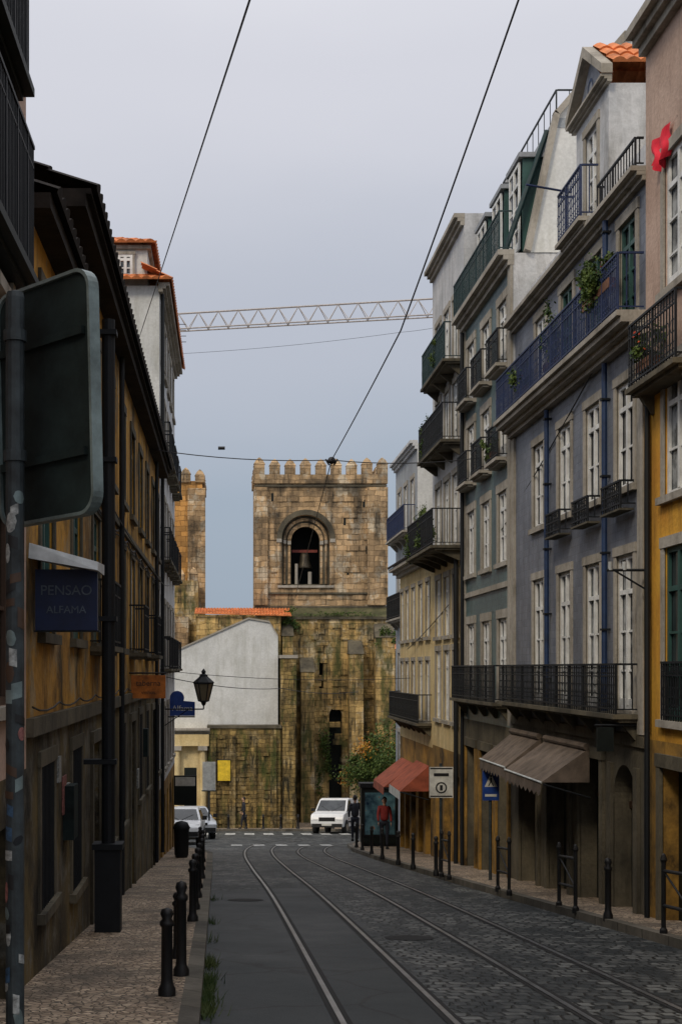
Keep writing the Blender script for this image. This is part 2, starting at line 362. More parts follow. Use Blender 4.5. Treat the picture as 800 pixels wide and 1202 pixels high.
def balcony(G,fr,u0,u1,z,h=0.9,out=0.5,mat='iron',slab='stone',brk=True,deco=True,step=.115):
    s=G.b('balcony_slab',slab)
    box(s,fr,u0-.04,u1+.04,-.02,out+.05,z-.07,z); box(s,fr,u0,u1,-.02,out-.04,z-.12,z-.07)
    if brk:
        k=max(2,int((u1-u0)/1.1)+1)
        for i in range(k):
            u=u0+.15+(u1-u0-.3)*i/(k-1)
            b=G.b('balcony_brackets',slab); P=fr.P
            hexa(b,[P(u-.05,-.02,z-.38),P(u+.05,-.02,z-.38),P(u+.05,.05,z-.38),P(u-.05,.05,z-.38),P(u-.05,-.02,z-.12),P(u+.05,-.02,z-.12),P(u+.05,out-.1,z-.12),P(u-.05,out-.1,z-.12)])
    railing(G,fr,u0,u1,z,h,out,mat,step,deco=deco)
def cornice(G,fr,u0,u1,z,h=.25,out=.3,mat='stone',n=0.0,dep=.02):
    b=G.b('cornice',mat)
    for i,(a,c,o) in enumerate(((0,.35,.35),(.35,.65,.65),(.65,1,1))):
        box(b,fr,u0-.003*i,u1+.003*i,n-dep,n+out*o,z+h*a,z+h*c)
def tile_roof(b,e0,e1,r1,r0,n,m=4,amp=.05):
    e0,e1,r0,r1=map(Vector,(e0,e1,r0,r1)); nrm=(e1-e0).cross(r0-e0).normalized()
    if nrm.z<0: nrm=-nrm
    k=n*4
    for j in range(m):
        i0=len(b[0])
        for s,lift in ((j/m,.035),((j+1)/m+.004,0.0)):
            A=e0.lerp(r0,s); B=e1.lerp(r1,s)
            for i in range(k+1):
                t=i/k; b[0].append(A.lerp(B,t)+nrm*(lift+amp*abs(math.sin(math.pi*n*t))))
        for i in range(k): b[1].append((i0+i,i0+i+1,i0+k+1+i+1,i0+k+1+i))
        i1=len(b[0]); A=e0.lerp(r0,j/m);B=e1.lerp(r1,j/m)
        for i in range(k+1): b[0].append(A.lerp(B,i/k))
        for i in range(k): b[1].append((i0+i,i0+i+1,i1+i+1,i1+i))
def leaves(b,c,rad,count,size,clumps=None,seed=1):
    R=random.Random(seed); c=Vector(c)
    cl=[]
    for i in range(clumps or max(3,count//120)):
        while True:
            v=Vector((R.uniform(-1,1),R.uniform(-1,1),R.uniform(-1,1)))
            if v.length<1: break
        cl.append((Vector((v.x*rad[0],v.y*rad[1],v.z*rad[2])),R.uniform(.22,.42)))
    for i in range(count):
        o,s=R.choice(cl)
        d=Vector((R.gauss(0,1),R.gauss(0,1),R.gauss(0,1)))
        p=c+o+Vector((d.x*rad[0],d.y*rad[1],d.z*rad[2]))*s*.55
        a=Vector((R.gauss(0,1),R.gauss(0,1),R.gauss(0,1))).normalized(); e=a.orthogonal().normalized(); f=a.cross(e)
        z=size*R.uniform(.6,1.4)
        poly(b,[p-e*z,p-f*z*.5,p+e*z,p+f*z*.5])

# ---------------------------------------------------------------- ground, road, pavements
def strip_object(name,edges,ys,dz,mat):
    vs=[];fs=[]
    for y in ys:
        a,c=edges(y); vs+= [(a,y,g(y)+dz),(c,y,g(y)+dz)]
    for i in range(len(ys)-1): fs.append((2*i,2*i+1,2*i+3,2*i+2))
    me=bpy.data.meshes.new(name); me.from_pydata(vs,[],fs); me.materials.append(M[mat]); me.update()
    o=bpy.data.objects.new(name,me); sc.collection.objects.link(o)
    return o
def interp(pts,y):
    if y<=pts[0][0]: return pts[0][1]
    for (a,b_),(c,d) in zip(pts,pts[1:]):
        if y<=c: t=(y-a)/(c-a); return b_+(d-b_)*t
    return pts[-1][1]
strip_object('ground',lambda y:(-1500,1500),[-600,-20,0,20,40,60,78,98,300,1600],0,'ground')
KR=[(-20,5.8),(10,5.6),(16,5.4),(30,4.75),(40,4.35),(46,4.25),(50,4.45),(53,5.0),(55,5.9),(56.3,7.2),(57,9),(57.3,14),(57.4,40)]
KL=[(-20,-.2),(10,-.2),(34,-.33),(42,-.4),(45,-.7),(47,-1.3),(48.2,-2.3),(48.8,-4.0),(49,-40)]
ys=[-20+i*1.0 for i in range(58)]+[38+.25*i for i in range(1,81)]+[60,65,70,74.0]
ys=sorted(set(ys))
def redge(y):
    l=interp(KL,y); r=interp(KR,y)
    return (l if y<49 else -40, r if y<57.4 else 40)
strip_object('road',redge,[y for y in ys if y<=74],0.004,'road')
def make_pavement(name,fac,ed,ylist,sgn):
    G=Grp(name); t=G.b('paving','pave'); k=G.b('kerb','kerb'); h=.12
    for a,c in zip(ylist,ylist[1:]):
        xa,xc=ed(a),ed(c); ka,kc=xa+sgn*.16,xc+sgn*.16
        poly(t,[(fac(a),a,g(a)+h),(ka,a,g(a)+h),(kc,c,g(c)+h),(fac(c),c,g(c)+h)])
        poly(k,[(ka,a,g(a)+h+.004),(xa,a,g(a)+h+.004),(xc,c,g(c)+h+.004),(kc,c,g(c)+h+.004)])
        poly(k,[(xa,a,g(a)+h+.004),(xa,a,g(a)-.05),(xc,c,g(c)-.05),(xc,c,g(c)+h+.004)])
        poly(k,[(ka,a,g(a)+h+.004),(ka,a,g(a)+h-.02),(kc,c,g(c)+h-.02),(kc,c,g(c)+h+.004)])
    return G.finish()
yr=[y for y in ys if y<=57.4]
make_pavement('pavement',lambda y:7.0 if y<47 else 42,lambda y:interp(KR,y),yr,1)
yl=[y for y in ys if y<=49]
make_pavement('pavement',lambda y:-2.2 if y<47.9 else -42,lambda y:interp(KL,y),yl,-1)
G=Grp('pavement'); t=G.b('paving','pave'); k=G.b('kerb','kerb')
x0,x1=-40,40
poly(t,[(x0,74.15,g(74.15)+.12),(x1,74.15,g(74.15)+.12),(x1,78,g(78)+.12),(x0,78,g(78)+.12)])
poly(t,[(x0,78,g(78)+.12),(x1,78,g(78)+.12),(x1,90,g(90)+.12),(x0,90,g(90)+.12)])
box(k,WORLD,x0,x1,74.0,74.16,g(74)-.1,g(74)+.125)
G.finish()
def smooth(pts,n=8):
    out=[]
    for i in range(len(pts)-1):
        p0=pts[max(i-1,0)];p1=pts[i];p2=pts[i+1];p3=pts[min(i+2,len(pts)-1)]
        for j in range(n):
            t=j/n
            out.append(tuple(.5*((2*p1[k])+(-p0[k]+p2[k])*t+(2*p0[k]-5*p1[k]+4*p2[k]-p3[k])*t*t+(-p0[k]+3*p1[k]-3*p2[k]+p3[k])*t**3) for k in range(2)))
    out.append(pts[-1]); return out
def track(path):
    G=Grp('tram_track'); pts=smooth(path)
    for off in (-.45,.45):
        for (o0,o1,mat,dz) in ((-.024,.024,'steel',.014),(.026,.075,'groove',.010),(-.07,-.026,'groove',.009)):
            sg=1 if off<0 else -1
            b=G.b('rail' if mat=='steel' else 'groove',mat)
            L=[]
            for i,p in enumerate(pts):
                q=pts[min(i+1,len(pts)-1)]; r=pts[max(i-1,0)]
                d=Vector((q[0]-r[0],q[1]-r[1])).normalized(); nn=Vector((d.y,-d.x))
                a=Vector(p)+nn*(off+sg*o0); c=Vector(p)+nn*(off+sg*o1)
                L.append(((a.x,a.y,g(a.y)+dz),(c.x,c.y,g(c.y)+dz)))
            for A,B in zip(L,L[1:]): poly(b,[A[0],A[1],B[1],B[0]])
    G.finish()
track([(1.42,-18),(1.40,0),(1.38,12),(1.3,25),(1.12,35),(1.05,43),(1.25,49),(1.9,54.5),(3.3,59),(6,62.5),(10,64.6),(16,65.6),(30,66)])
track([(3.5,-18),(3.45,0),(3.4,12),(3.28,25),(3.0,35),(2.8,42),(2.95,47),(3.6,51.5),(5,55.5),(7.5,58.6),(12,60.3),(30,61)])
G=Grp('zebra_crossing'); b=G.b('stripes','paint')
for i in range(8):
    x=-1.0+i*.95; yb=66.5
    poly(b,[(x,yb,g(yb)+.018),(x+.5,yb,g(yb)+.018),(x+.55,yb+3.2,g(yb+3.2)+.018),(x+.05,yb+3.2,g(yb+3.2)+.018)])
G.finish()
G=Grp('zebra_crossing'); b=G.b('stripes','paint')
for i in range(5):
    x=.2+i*.85; yb=51
    poly(b,[(x,yb,g(yb)+.018),(x+.42,yb,g(yb)+.018),(x+.42,yb+1.6,g(yb+1.6)+.018),(x,yb+1.6,g(yb+1.6)+.018)])
G.finish()
G=Grp('manhole_cover'); b=G.b('lid','groove')
for (x,y) in ((.35,24),(2.35,17.5)):
    poly(b,[(x+.32*math.cos(a*math.pi/10),y+.32*math.sin(a*math.pi/10),g(y+.32*math.sin(a*math.pi/10))+.010) for a in range(20)])
G.finish()

# ---------------------------------------------------------------- RIGHT SIDE
G=Grp('yellow_town_house'); u0,u1=6.0,19.5
cols=[18.15,15.9,13.7,11.5,9.3,7.2]
rows=[(-.7,1.65,1),(2.35,4.0,0),(5.15,7.0,1)]
holes=[(c-.5,c+.5,a,b_) for c in cols for a,b_,_ in rows]
gh=[(c-.6,c+.6,g(c)-.2,-1.35) for c in cols]
b=G.b('walls_lower','yellowbase'); wallgrid(b,FR,u0,u1,-5,-1.0,gh,.3)
b=G.b('walls','yellow'); wallgrid(b,FR,u0,u1,-1.0,4.2,[h for h in holes if h[2]<4.1],.12)
b=G.b('walls_upper','pink'); wallgrid(b,FR,u0,u1,4.2,9.0,[h for h in holes if h[2]>4.1],.12)
shell(G.b('side_walls','pink'),FR,u0,u1,-5,9.0,11)
for c in cols:
    for a,b_,dd in rows: window(G,FR,c,1.0,a,b_,'framegreen' if a<0 else 'frame',door=bool(dd),sur='stone')
    box(G.b('doors','doordark'),FR,c-.6,c+.6,-.28,-.22,g(c)-.2,-1.35)
    box(G.b('door_surrounds','stonedark'),FR,c-.75,c-.6,-.01,.05,g(c),-1.35); box(G.b('door_surrounds','stonedark'),FR,c+.6,c+.75,-.01,.05,g(c),-1.35)
    box(G.b('door_surrounds','stonedark'),FR,c-.78,c+.78,-.01,.06,-1.35,-1.17)
balcony(G,FR,17.3,19.3,3.95,.9,.30,'iron','stonedark')
for c in cols[1:]: balcony(G,FR,c-.9,c+.9,4.0,.95,.30,'iron')
for c in cols: railing(G,FR,c-.5,c+.5,-.7,.8,.05,'iron',.1)
cornice(G,FR,u0,u1,8.75,.35,.3); box(G.b('string_course','stone'),FR,u0,u1-.01,-.01,.05,4.15,4.25)
box(G.b('corner_quoin','yellowbase'),FR,19.25,19.49,-.01,.03,-.9,3.8)
tube(G.b('drainpipe','iron'),FR.P(19.15,.09,-4.2),FR.P(19.15,.09,3.8),.04)
G.finish()

G=Grp('blue_tiled_house'); u0,u1=19.5,28.5
cols=[20.5,22.3,24.15,26.15]
h1=[(c-.44,c+.44,-.62,1.72) for c in cols]+[(c-.44,c+.44,2.72,4.32) for c in cols]
dr=[(20.55,1.15,1),(22.45,1.3,0),(24.6,1.5,0),(27.0,1.5,0)]
gh=[(c-w/2,c+w/2,g(c)-.3,-1.45) for c,w,_ in dr]
b=G.b('ground_floor_walls','stonedark'); wallgrid(b,FR,u0,u1,-5.2,-.95,gh,.35)
for c,w,a in dr:
    if a: arch_fill(b,FR,c,w,-2.0,-1.45,0,.35)
b=G.b('tiled_walls','bluetile'); wallgrid(b,FR,u0,u1,-.95,4.85,h1,.12,rb=G.b('reveals','stone'))
wallgrid(b,FR,u0,u1,4.85,7.0,[(c-.42,c+.42,5.2,6.75) for c in cols],.12,n=-.04,rb=G.b('reveals','stone'))
shell(G.b('side_walls','white'),FR,u0,u1,-5.2,7.1,11)
for c in cols:
    window(G,FR,c,.88,-.62,1.72,'frame',door=True,surw=.12); window(G,FR,c,.88,2.72,4.32,'frame',surw=.12)
    window(G,FR,c,.84,5.2,6.75,'framegreen' if c<25 else 'frame',n=-.04,door=True,surw=.14)
for c,w,a in dr:
    box(G.b('shop_doors','doordark'),FR,c-w/2,c+w/2,-.33,-.28,g(c)-.3,-1.45)
    box(G.b('shop_door_frames','doorbrown'),FR,c-.03,c+.03,-.28,-.24,g(c)-.1,-1.45)
    box(G.b('shop_door_frames','doorbrown'),FR,c-w/2,c+w/2,-.278,-.242,-2.15,-2.05)
    for s in (-1,1):
        e=c+s*(w/2+.1); box(G.b('door_piers','stonedark'),FR,e-.1,e+.1,-.01,.05,g(c)-.2,-1.45)
    if not a: box(G.b('door_lintels','stonedark'),FR,c-w/2-.22,c+w/2+.22,-.012,.07,-1.45,-1.27)
poly(G.b('shop_poster','signblue'),[FR.P(26.5,-.27,-4.0),FR.P(27.2,-.27,-4.0),FR.P(27.2,-.27,-2.5),FR.P(26.5,-.27,-2.5)])
box(G.b('fascia','stonedark'),FR,u0,u1,-.01,.04,-1.14,-.97)
balcony(G,FR,19.75,28.1,-.66,.74,.36,'iron','stonedark',step=.11)
cornice(G,FR,u0,u1,4.80,.26,.36,'stone'); box(G.b('terrace_slab','stone'),FR,u0,u1,-.05,.42,5.06,5.14)
railing(G,FR,u0+.1,u1-.1,5.14,.86,.37,'ironblue',.10)
cornice(G,FR,u0,u1,7.0,.2,.26,'stone',n=-.04)
for c in cols[:3]:
    railing(G,FR,c-.5,c+.5,2.36,.42,.22,'iron',.1,part='window_box_rail')
    box(G.b('window_box_slab','stonedark'),FR,c-.52,c+.52,0.03,.24,2.33,2.36)
for u,z0,z1 in ((25.2,-.6,4.78),(21.35,-1.0,4.78),(21.3,5.2,7.0)):
    tube(G.b('drainpipes','bluepipe'),FR.P(u,.08,z0),FR.P(u,.08,z1),.045)
    zz=z0+.4
    while zz<z1: box(G.b('pipe_clips','iron'),FR,u-.065,u+.065,0,.135,zz,zz+.03); zz+=1.2
for u in (u0+.13,u1-.14): box(G.b('corner_pilasters','stone'),FR,u-.13,u+.13,-.01,.05,-.95,4.78)
A=G.b('attic_walls','white'); P=FR.P
wallgrid(A,FR,u0,u1,7.2,7.9,[], .1,n=-.3)
poly(G.b('mansard_roof','whiteclean'),[P(u0,-.3,7.9),P(u1,-.3,7.9),P(u1,-1.7,9.6),P(u0,-1.7,9.6)])
poly(G.b('mansard_roof','whiteclean'),[P(u0,-1.7,9.6),P(u1,-1.7,9.6),P(u1,-9,10.6),P(u0,-9,10.6)])
poly(G.b('side_walls','white'),[P(u0,-.3,7.2),P(u0,-.3,7.9),P(u0,-1.7,9.6),P(u0,-9,10.6),P(u0,-9,7.2)])
railing(G,FR,u0+.1,21.6,7.2,.45,.12,'iron',.14,deco=False)
d0,d1=21.75,23.75; dc=(d0+d1)/2
wallgrid(G.b('dormer_walls','white'),FR,d0,d1,7.2,9.35,[(dc-.36,dc+.36,7.4,9.0)],.12,n=-.1)
for u in (d0,d1): poly(G.b('dormer_walls','white'),[P(u,-.1,7.2),P(u,-3,7.2),P(u,-3,9.35),P(u,-.1,9.35)])
window(G,FR,dc,.72,7.4,9.0,'frame',n=-.1,door=True,surw=.12)
poly(G.b('pediment_tiles','bluetile'),[P(d0+.1,-.08,9.42),P(d1-.1,-.08,9.42),P(dc,-.08,10.15)])
cornice(G,FR,d0-.12,d1+.12,9.33,.12,.16,'stone',n=-.1)
S=G.b('pediment_mouldings','stone')
for s in (-1,1):
    e=dc+s*1.15
    hexa(S,[P(e,-.12,9.45),P(dc,-.12,10.2),P(dc,.06,10.2),P(e,.06,9.45),P(e,-.12,9.6),P(dc,-.12,10.38),P(dc,.06,10.38),P(e,.06,9.6)])
    tile_roof(G.b('dormer_roof_tiles','tile'),P(e,-.12,9.62),P(e,-3.2,9.62),P(dc,-3.2,10.4),P(dc,-.12,10.4),14,3)
ringbar(G.b('pediment_ornament','bluepipe'),FR,dc,-.07,9.68,.17,.03,12)
box(G.b('pediment_ornament','bluepipe'),FR,dc-.5,dc+.5,-.077,-.065,9.47,9.53)
for s in (-.3,.3): ringbar(G.b('pediment_ornament','bluepipe'),FR,dc+s,-.069,9.60,.08,.02,10)
balcony(G,FR,dc-.75,dc+.75,7.3,.85,.28,'ironblue','stone',brk=False)
tube(G.b('flag_rod','ironblue'),P(dc+1.0,0,8.3),P(dc+.9,.8,8.4),.02)
G.finish()
for a,c,o,mat in ((25.7,28.2,.75,'awning'),(22.3,25.2,.85,'awning')):
    G=Grp('shop_awning'); P=FR.P; b=G.b('canvas',mat); k=9
    zt=-1.30; zb=-1.86
    for i in range(k):
        ua=a+(c-a)*i/k; ub=a+(c-a)*(i+1)/k; m_=(ua+ub)/2
        poly(b,[P(ua,.06,zt),P(m_,.06,zt-.01),P(m_,o,zb-.025),P(ua,o,zb)])
        poly(b,[P(m_,.06,zt-.01),P(ub,.06,zt),P(ub,o,zb),P(m_,o,zb-.025)])
        poly(b,[P(ua,o,zb),P(m_,o,zb-.025),P(m_,o+.01,zb-.24),P(ua,o+.01,zb-.17)])
        poly(b,[P(m_,o,zb-.025),P(ub,o,zb),P(ub,o+.01,zb-.17),P(m_,o+.01,zb-.24)])
    for u in (a,c):
        poly(b,[P(u,.06,zt),P(u,o,zb),P(u,.06,zb)])
        tube(G.b('arms','iron'),P(u,.05,zb-.25),P(u,o-.03,zb-.03),.016)
    tube(G.b('roller','awning'),P(a,.1,zt+.02),P(c,.1,zt+.02),.06)
    tube(G.b('front_bar','awningwhite'),P(a,o,zb),P(c,o,zb),.018)
    G.finish()

G=Grp('teal_tiled_house'); u0,u1=28.5,34.4; P=FR.P
cols=[29.55,31.45,33.35]; rows=[(-.7,1.1,1),(2.3,3.85,0),(4.5,5.95,1),(6.5,7.95,1)]
holes=[(c-.45,c+.45,a,b_) for c in cols for a,b_,_ in rows]
gh=[(c-.6,c+.6,g(c)-.3,-1.9) for c in cols]
wallgrid(G.b('ground_floor_walls','stonedark'),FR,u0,u1,-5.8,-1.25,gh,.3)
wallgrid(G.b('tiled_walls','tealtile'),FR,u0,u1,-1.25,8.5,holes,.12,rb=G.b('reveals','stone'))
shell(G.b('side_walls','white'),FR,u0,u1,-5.8,8.7,11)
for c in cols:
    for a,b_,dd in rows: window(G,FR,c,.9,a,b_,'frame',door=bool(dd),surw=.17)
    box(G.b('doors','doordark'),FR,c-.6,c+.6,-.28,-.22,g(c)-.3,-1.9)
    for s in (-1,1): box(G.b('door_piers','yellowbase'),FR,c+s*.7-.1,c+s*.7+.1,-.01,.05,g(c)-.2,-1.9)
    box(G.b('door_lintels','stonedark'),FR,c-.82,c+.82,-.012,.06,-1.9,-1.7)
    for z in (4.5,6.5): balcony(G,FR,c-.62,c+.62,z,.75,.24,'iron',brk=False)
balcony(G,FR,28.8,34.2,-.72,.8,.34,'iron','stonedark')
box(G.b('string_course','stone'),FR,u0,u1,-.01,.05,1.75,1.87)
for u in (u0+.2,u1-.12): box(G.b('corner_pilasters','stone'),FR,u-.19,u+.11,-.01,.06,-1.2,8.45)
cornice(G,FR,u0,u1,8.45,.32,.32)
railing(G,FR,u0+.1,u1-.1,8.77,.85,.27,'irongreen',.11,deco=True)
b=G.b('mansard_roof','slate')
poly(b,[P(u0,-.45,8.75),P(u1,-.45,8.75),P(u1,-1.0,11.3),P(u0,-1.0,11.3)])
box(G.b('mansard_coping','grey'),FR,u0-.03,u1+.03,-2.6,-.85,11.3,11.5)
for uu in (u0-.02,u1): poly(G.b('party_wall','whiteclean'),[P(uu,-.35,8.7),P(uu,-.95,11.55),P(uu,-2.4,13.2),P(uu,-4.5,14.4),P(uu,-11,14.4),P(uu,-11,8.7)])
for (n0,z0),(n1,z1) in (((-.35,8.7),(-.95,11.55)),((-.95,11.55),(-2.4,13.2)),((-2.4,13.2),(-4.5,14.4))):
    hexa(G.b('party_wall_cap','stone'),[P(u0-.12,n0,z0),P(u0+.1,n0,z0),P(u0+.1,n1,z1),P(u0-.12,n1,z1),P(u0-.12,n0+.12,z0+.05),P(u0+.1,n0+.12,z0+.05),P(u0+.1,n1+.1,z1+.1),P(u0-.12,n1+.1,z1+.1)])
railing(G,FR,u0+.2,u1-.2,11.5,.7,-.95,'polesteel',.5,deco=False,n0=-1.5)
for c in cols:
    for s in (-1,1): box(G.b('dormer_cheeks','framegreen'),FR,c+s*.55-.05,c+s*.55+.05,-1.2,-.30,8.9,10.85)
    box(G.b('dormer_roofs','grey'),FR,c-.68,c+.68,-1.3,-.2,10.85,10.95)
    window(G,FR,c,1.0,8.95,10.8,'frame',sur=None,n=-.2,door=True)
tube(G.b('drainpipe','iron'),P(34.1,.1,-5.0),P(34.1,.1,8.4),.05)
tube(G.b('green_downpipe','irongreen'),P(28.75,.12,8.8),P(28.9,-.8,11.4),.06)
G.finish()

G=Grp('white_balcony_house'); u0,u1=34.4,39.6
cols=[35.6,37.0,38.5]; rows=[(-1.4,.5,0),(.9,2.5,0),(3.25,5.1,1),(5.9,7.5,1),(7.95,9.7,1)]
holes=[(c-.4,c+.4,a,b_) for c in cols for a,b_,_ in rows]
wallgrid(G.b('lower_walls','cream'),FR,u0,u1,-2.2,3.0,[h for h in holes if h[2]<3],.12)
wallgrid(G.b('upper_walls','white'),FR,u0,u1,3.0,11.4,[h for h in holes if h[2]>3],.12)
wallgrid(G.b('ground_floor_walls','yellowbase'),FR,u0,u1,-6.5,-2.2,[(c-.5,c+.5,g(c)-.3,-2.8) for c in cols],.3)
shell(G.b('side_walls','white'),FR,u0,u1,-6.5,11.5,11)
for c in cols:
    for a,b_,dd in rows: window(G,FR,c,.8,a,b_,'frame',door=bool(dd))
    box(G.b('doors','doorbrown'),FR,c-.5,c+.5,-.28,-.22,g(c)-.3,-2.8)
balcony(G,FR,34.7,38.6,7.9,.95,.45,'irongreen','stonedark'); balcony(G,FR,34.7,38.9,5.85,.95,.5,'iron','stonedark'); balcony(G,FR,34.7,39.4,3.15,.95,.75,'iron','stonedark')
cornice(G,FR,u0,u1,11.2,.3,.25)
box(G.b('chimney','white'),FR,35,36,-2,-1.2,11.5,12.6)
tube(G.b('drainpipe','iron'),FR.P(35.0,.1,-5.0),FR.P(35.0,.1,3.0),.06)
G.finish()

G=Grp('cream_corner_house'); u0,u1=39.6,47.0
cols=[40.5,42.0,43.6,45.1,46.4]; rows=[(-1.55,.25,1),(.95,2.6,0)]
holes=[(c-.36,c+.36,a,b_) for c in cols for a,b_,_ in rows]
wallgrid(G.b('walls','cream'),FR,u0,u1,-2.3,3.2,holes,.12)
wallgrid(G.b('ground_floor_walls','yellowbase'),FR,u0,u1,-7,-2.3,[(c-.5,c+.5,g(c)-.3,-3.2) for c in cols],.3)
shell(G.b('side_walls','cream'),FR,u0,u1,-7,3.25,11)
for c in cols:
    for a,b_,dd in rows: window(G,FR,c,.72,a,b_,'frame',door=bool(dd),surw=.1)
    box(G.b('doors','doordark'),FR,c-.5,c+.5,-.28,-.22,g(c)-.3,-3.2)
balcony(G,FR,39.8,46.8,-1.6,.85,.4,'iron','stonedark')
cornice(G,FR,u0,u1,3.1,.3,.4)
tile_roof(G.b('roof_tiles','tiledark'),FR.P(u0,.42,3.4),FR.P(u1,.42,3.4),FR.P(u1,-4,5.2),FR.P(u0,-4,5.2),30,6)
G.finish()
for a,c,o,z in ((43.2,46.2,1.0,-3.0),(40.0,42.6,.9,-2.85)):
    G=Grp('shop_awning'); P=FR.P
    poly(G.b('canvas','awningred'),[P(a,.05,z),P(c,.05,z),P(c,o,z-.75),P(a,o,z-.75)])
    poly(G.b('valance','awningwhite' if a<41 else 'awningred'),[P(a,o,z-.75),P(c,o,z-.75),P(c,o+.01,z-1.0),P(a,o+.01,z-1.0)])
    for u in (a,c):
        poly(G.b('canvas_sides','awningred'),[P(u,.05,z),P(u,o,z-.75),P(u,.05,z-.75)]); tube(G.b('arms','iron'),P(u,.05,z-1.0),P(u,o,z-.77),.02)
    G.finish()
G=Grp('grey_corner_house'); F5=Fr((6.6,0,0),(0,1,0),(-1,0,0)); cols=[48.2,50,51.8]
rows=[(-4.2,-2.4),(-1.2,.6),(1.9,3.7),(4.9,6.7)]
wallgrid(G.b('walls','grey'),F5,47.05,53,-8,7.8,[(c-.4,c+.4,a,b_) for c in cols for a,b_ in rows],.12)
shell(G.b('side_walls','whiteclean'),F5,47.05,53,-8,7.8,12)
for c in cols:
    for a,b_ in rows: window(G,F5,c,.8,a,b_,'frame',door=True)
balcony(G,F5,47.6,52.6,4.85,.9,.4,'ironblue'); balcony(G,F5,47.6,52.6,1.85,.9,.4,'iron')
cornice(G,F5,47.05,53,7.6,.3,.25,'white')
G.finish()

# ---------------------------------------------------------------- LEFT SIDE
G=Grp('rose_town_house'); u0,u1=3.0,12.3
cols=[10.9,8.6,6.3]; rows=[(3.05,5.2,1),(-.3,1.8,0),(6.2,8.0,1)]
wallgrid(G.b('walls','pink'),FL,u0,u1,-.9,9.5,[(c-.5,c+.5,a,b_) for c in cols for a,b_,_ in rows],.2)
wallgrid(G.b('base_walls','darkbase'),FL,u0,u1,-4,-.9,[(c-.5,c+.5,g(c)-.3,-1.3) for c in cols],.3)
shell(G.b('side_walls','pink'),FL,u0,u1,-4,9.5,9)
for c in cols:
    for a,b_,dd in rows: window(G,FL,c,1.0,a,b_,'doorbrown',door=bool(dd))
    box(G.b('doors','doordark'),FL,c-.5,c+.5,-.28,-.22,g(c)-.3,-1.3)
balcony(G,FL,8.0,11.75,3.35,1.15,.14,'iron','doordark',step=.07,brk=False); balcony(G,FL,7.6,11.6,4.95,.95,.12,'iron','doordark',step=.08,brk=False)
cornice(G,FL,u0,u1,9.2,.3,.1)
G.finish()

G=Grp('ochre_row_house'); u0,um,u1=12.3,15.2,37.0
cols=[13.7]+[16.4+2.45*i for i in range(9)]
rows=[(2.9,4.5,0),(.35,2.1,1)]
up=[(c-.48,c+.48,a,b_) for c in cols for a,b_,_ in rows if not (c<15 and b_>4.2)]
up.append((13.22,14.18,2.5,3.7))
lo=[(c-.5,c+.5,g(c)+.75 if g(c)+.75>-2.7 else -2.7,-.95) for c in cols]
b=G.b('walls','ochre'); wallgrid(b,FL,u0,um,-.55,4.2,[h for h in up if h[1]<um],.14); wallgrid(b,FL,um,u1,-.55,5.2,[h for h in up if h[0]>um],.14)
lo2=[]
for i,(c,h) in enumerate(zip(cols,lo)):
    if i%3==2: lo2.append((c-.55,c+.55,g(c)-.3,-1.0))
    else: lo2.append(h)
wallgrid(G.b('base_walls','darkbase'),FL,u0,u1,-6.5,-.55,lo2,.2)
shell(G.b('side_walls','ochre'),FL,u0,um,-6,4.2,8); shell(G.b('side_walls','ochre'),FL,um,u1,-6,5.2,8)
for i,(c,h) in enumerate(zip(cols,lo2)):
    if c<15: window(G,FL,c,.96,2.5,3.7,'doorbrown',sur='stonedark')
    else: window(G,FL,c,.96,2.9,4.5,'doorbrown' if i%2 else 'framegreen',sur='stonedark')
    window(G,FL,c,.96,.35,2.1,'frame' if i in (4,5,8) else 'framegreen',sur='stonedark',door=True)
    if i%3==2:
        box(G.b('doors','doordark'),FL,h[0],h[1],-.18,-.14,h[2],h[3])
        for s in (-1,1): box(G.b('door_surrounds','stonedark'),FL,c+s*.64-.09,c+s*.64+.09,-.01,.04,h[2],h[3])
        box(G.b('door_surrounds','stonedark'),FL,c-.75,c+.75,-.01,.05,h[3],h[3]+.16)
    else:
        window(G,FL,c,1.0,h[2],h[3],'doordark',sur='stonedark')
        for j in range(9):
            u=h[0]+.1*(j+1); box(G.b('window_bars','iron'),FL,u-.01,u+.01,.005,.025,h[2],h[3])
box(G.b('string_course','stonedark'),FL,u0,u1,-.01,.07,-.62,-.45)
box(G.b('string_course','stonedark'),FL,u0,u1,-.01,.05,2.35,2.46)
for c in (18.85,26.2,31.1): balcony(G,FL,c-.75,c+.75,.3,.9,.28,'iron','stonedark',brk=False)
box(G.b('eaves','tiledark'),FL,um,u1,-.1,.24,5.16,5.3); box(G.b('eaves','tiledark'),FL,um,u1,-.1,.3,5.3,5.36)
box(G.b('eaves','tiledark'),FL,u0,um-.01,-.1,.22,4.16,4.30)
P=FL.P
tile_roof(G.b('roof_tiles','tiledark'),P(um,.36,5.36),P(u1,.36,5.36),P(u1,-4,7.0),P(um,-4,7.0),70,8,.06)
tile_roof(G.b('roof_tiles','tiledark'),P(u0,.28,4.3),P(um,.28,4.3),P(um,-4,5.9),P(u0,-4,5.9),10,8,.06)
poly(G.b('gable','darkbase'),[P(um-.02,0,4.2),P(um-.02,0,5.25),P(um-.02,-4,6.9),P(um-.02,-8,5.2),P(um-.02,-8,4.2)])
for z,sg in ((2.2,.05),(-.35,.06),(2.28,.09)):
    uu=u0+.1
    while uu<u1-2:
        for s in range(4):
            t0,t1=s/4,(s+1)/4; f=lambda t: z-sg*4*t*(1-t)
            tube(G.b('facade_cables','wire'),P(uu+2*t0,.045,f(t0)),P(uu+2*t1,.045,f(t1)),.010,k=5,cap=False)
        uu+=2
for u in (15.3,29.6): box(G.b('meter_boxes','signback'),FL,u-.2,u+.2,0,.12,-1.9,-1.3)
R=random.Random(21)
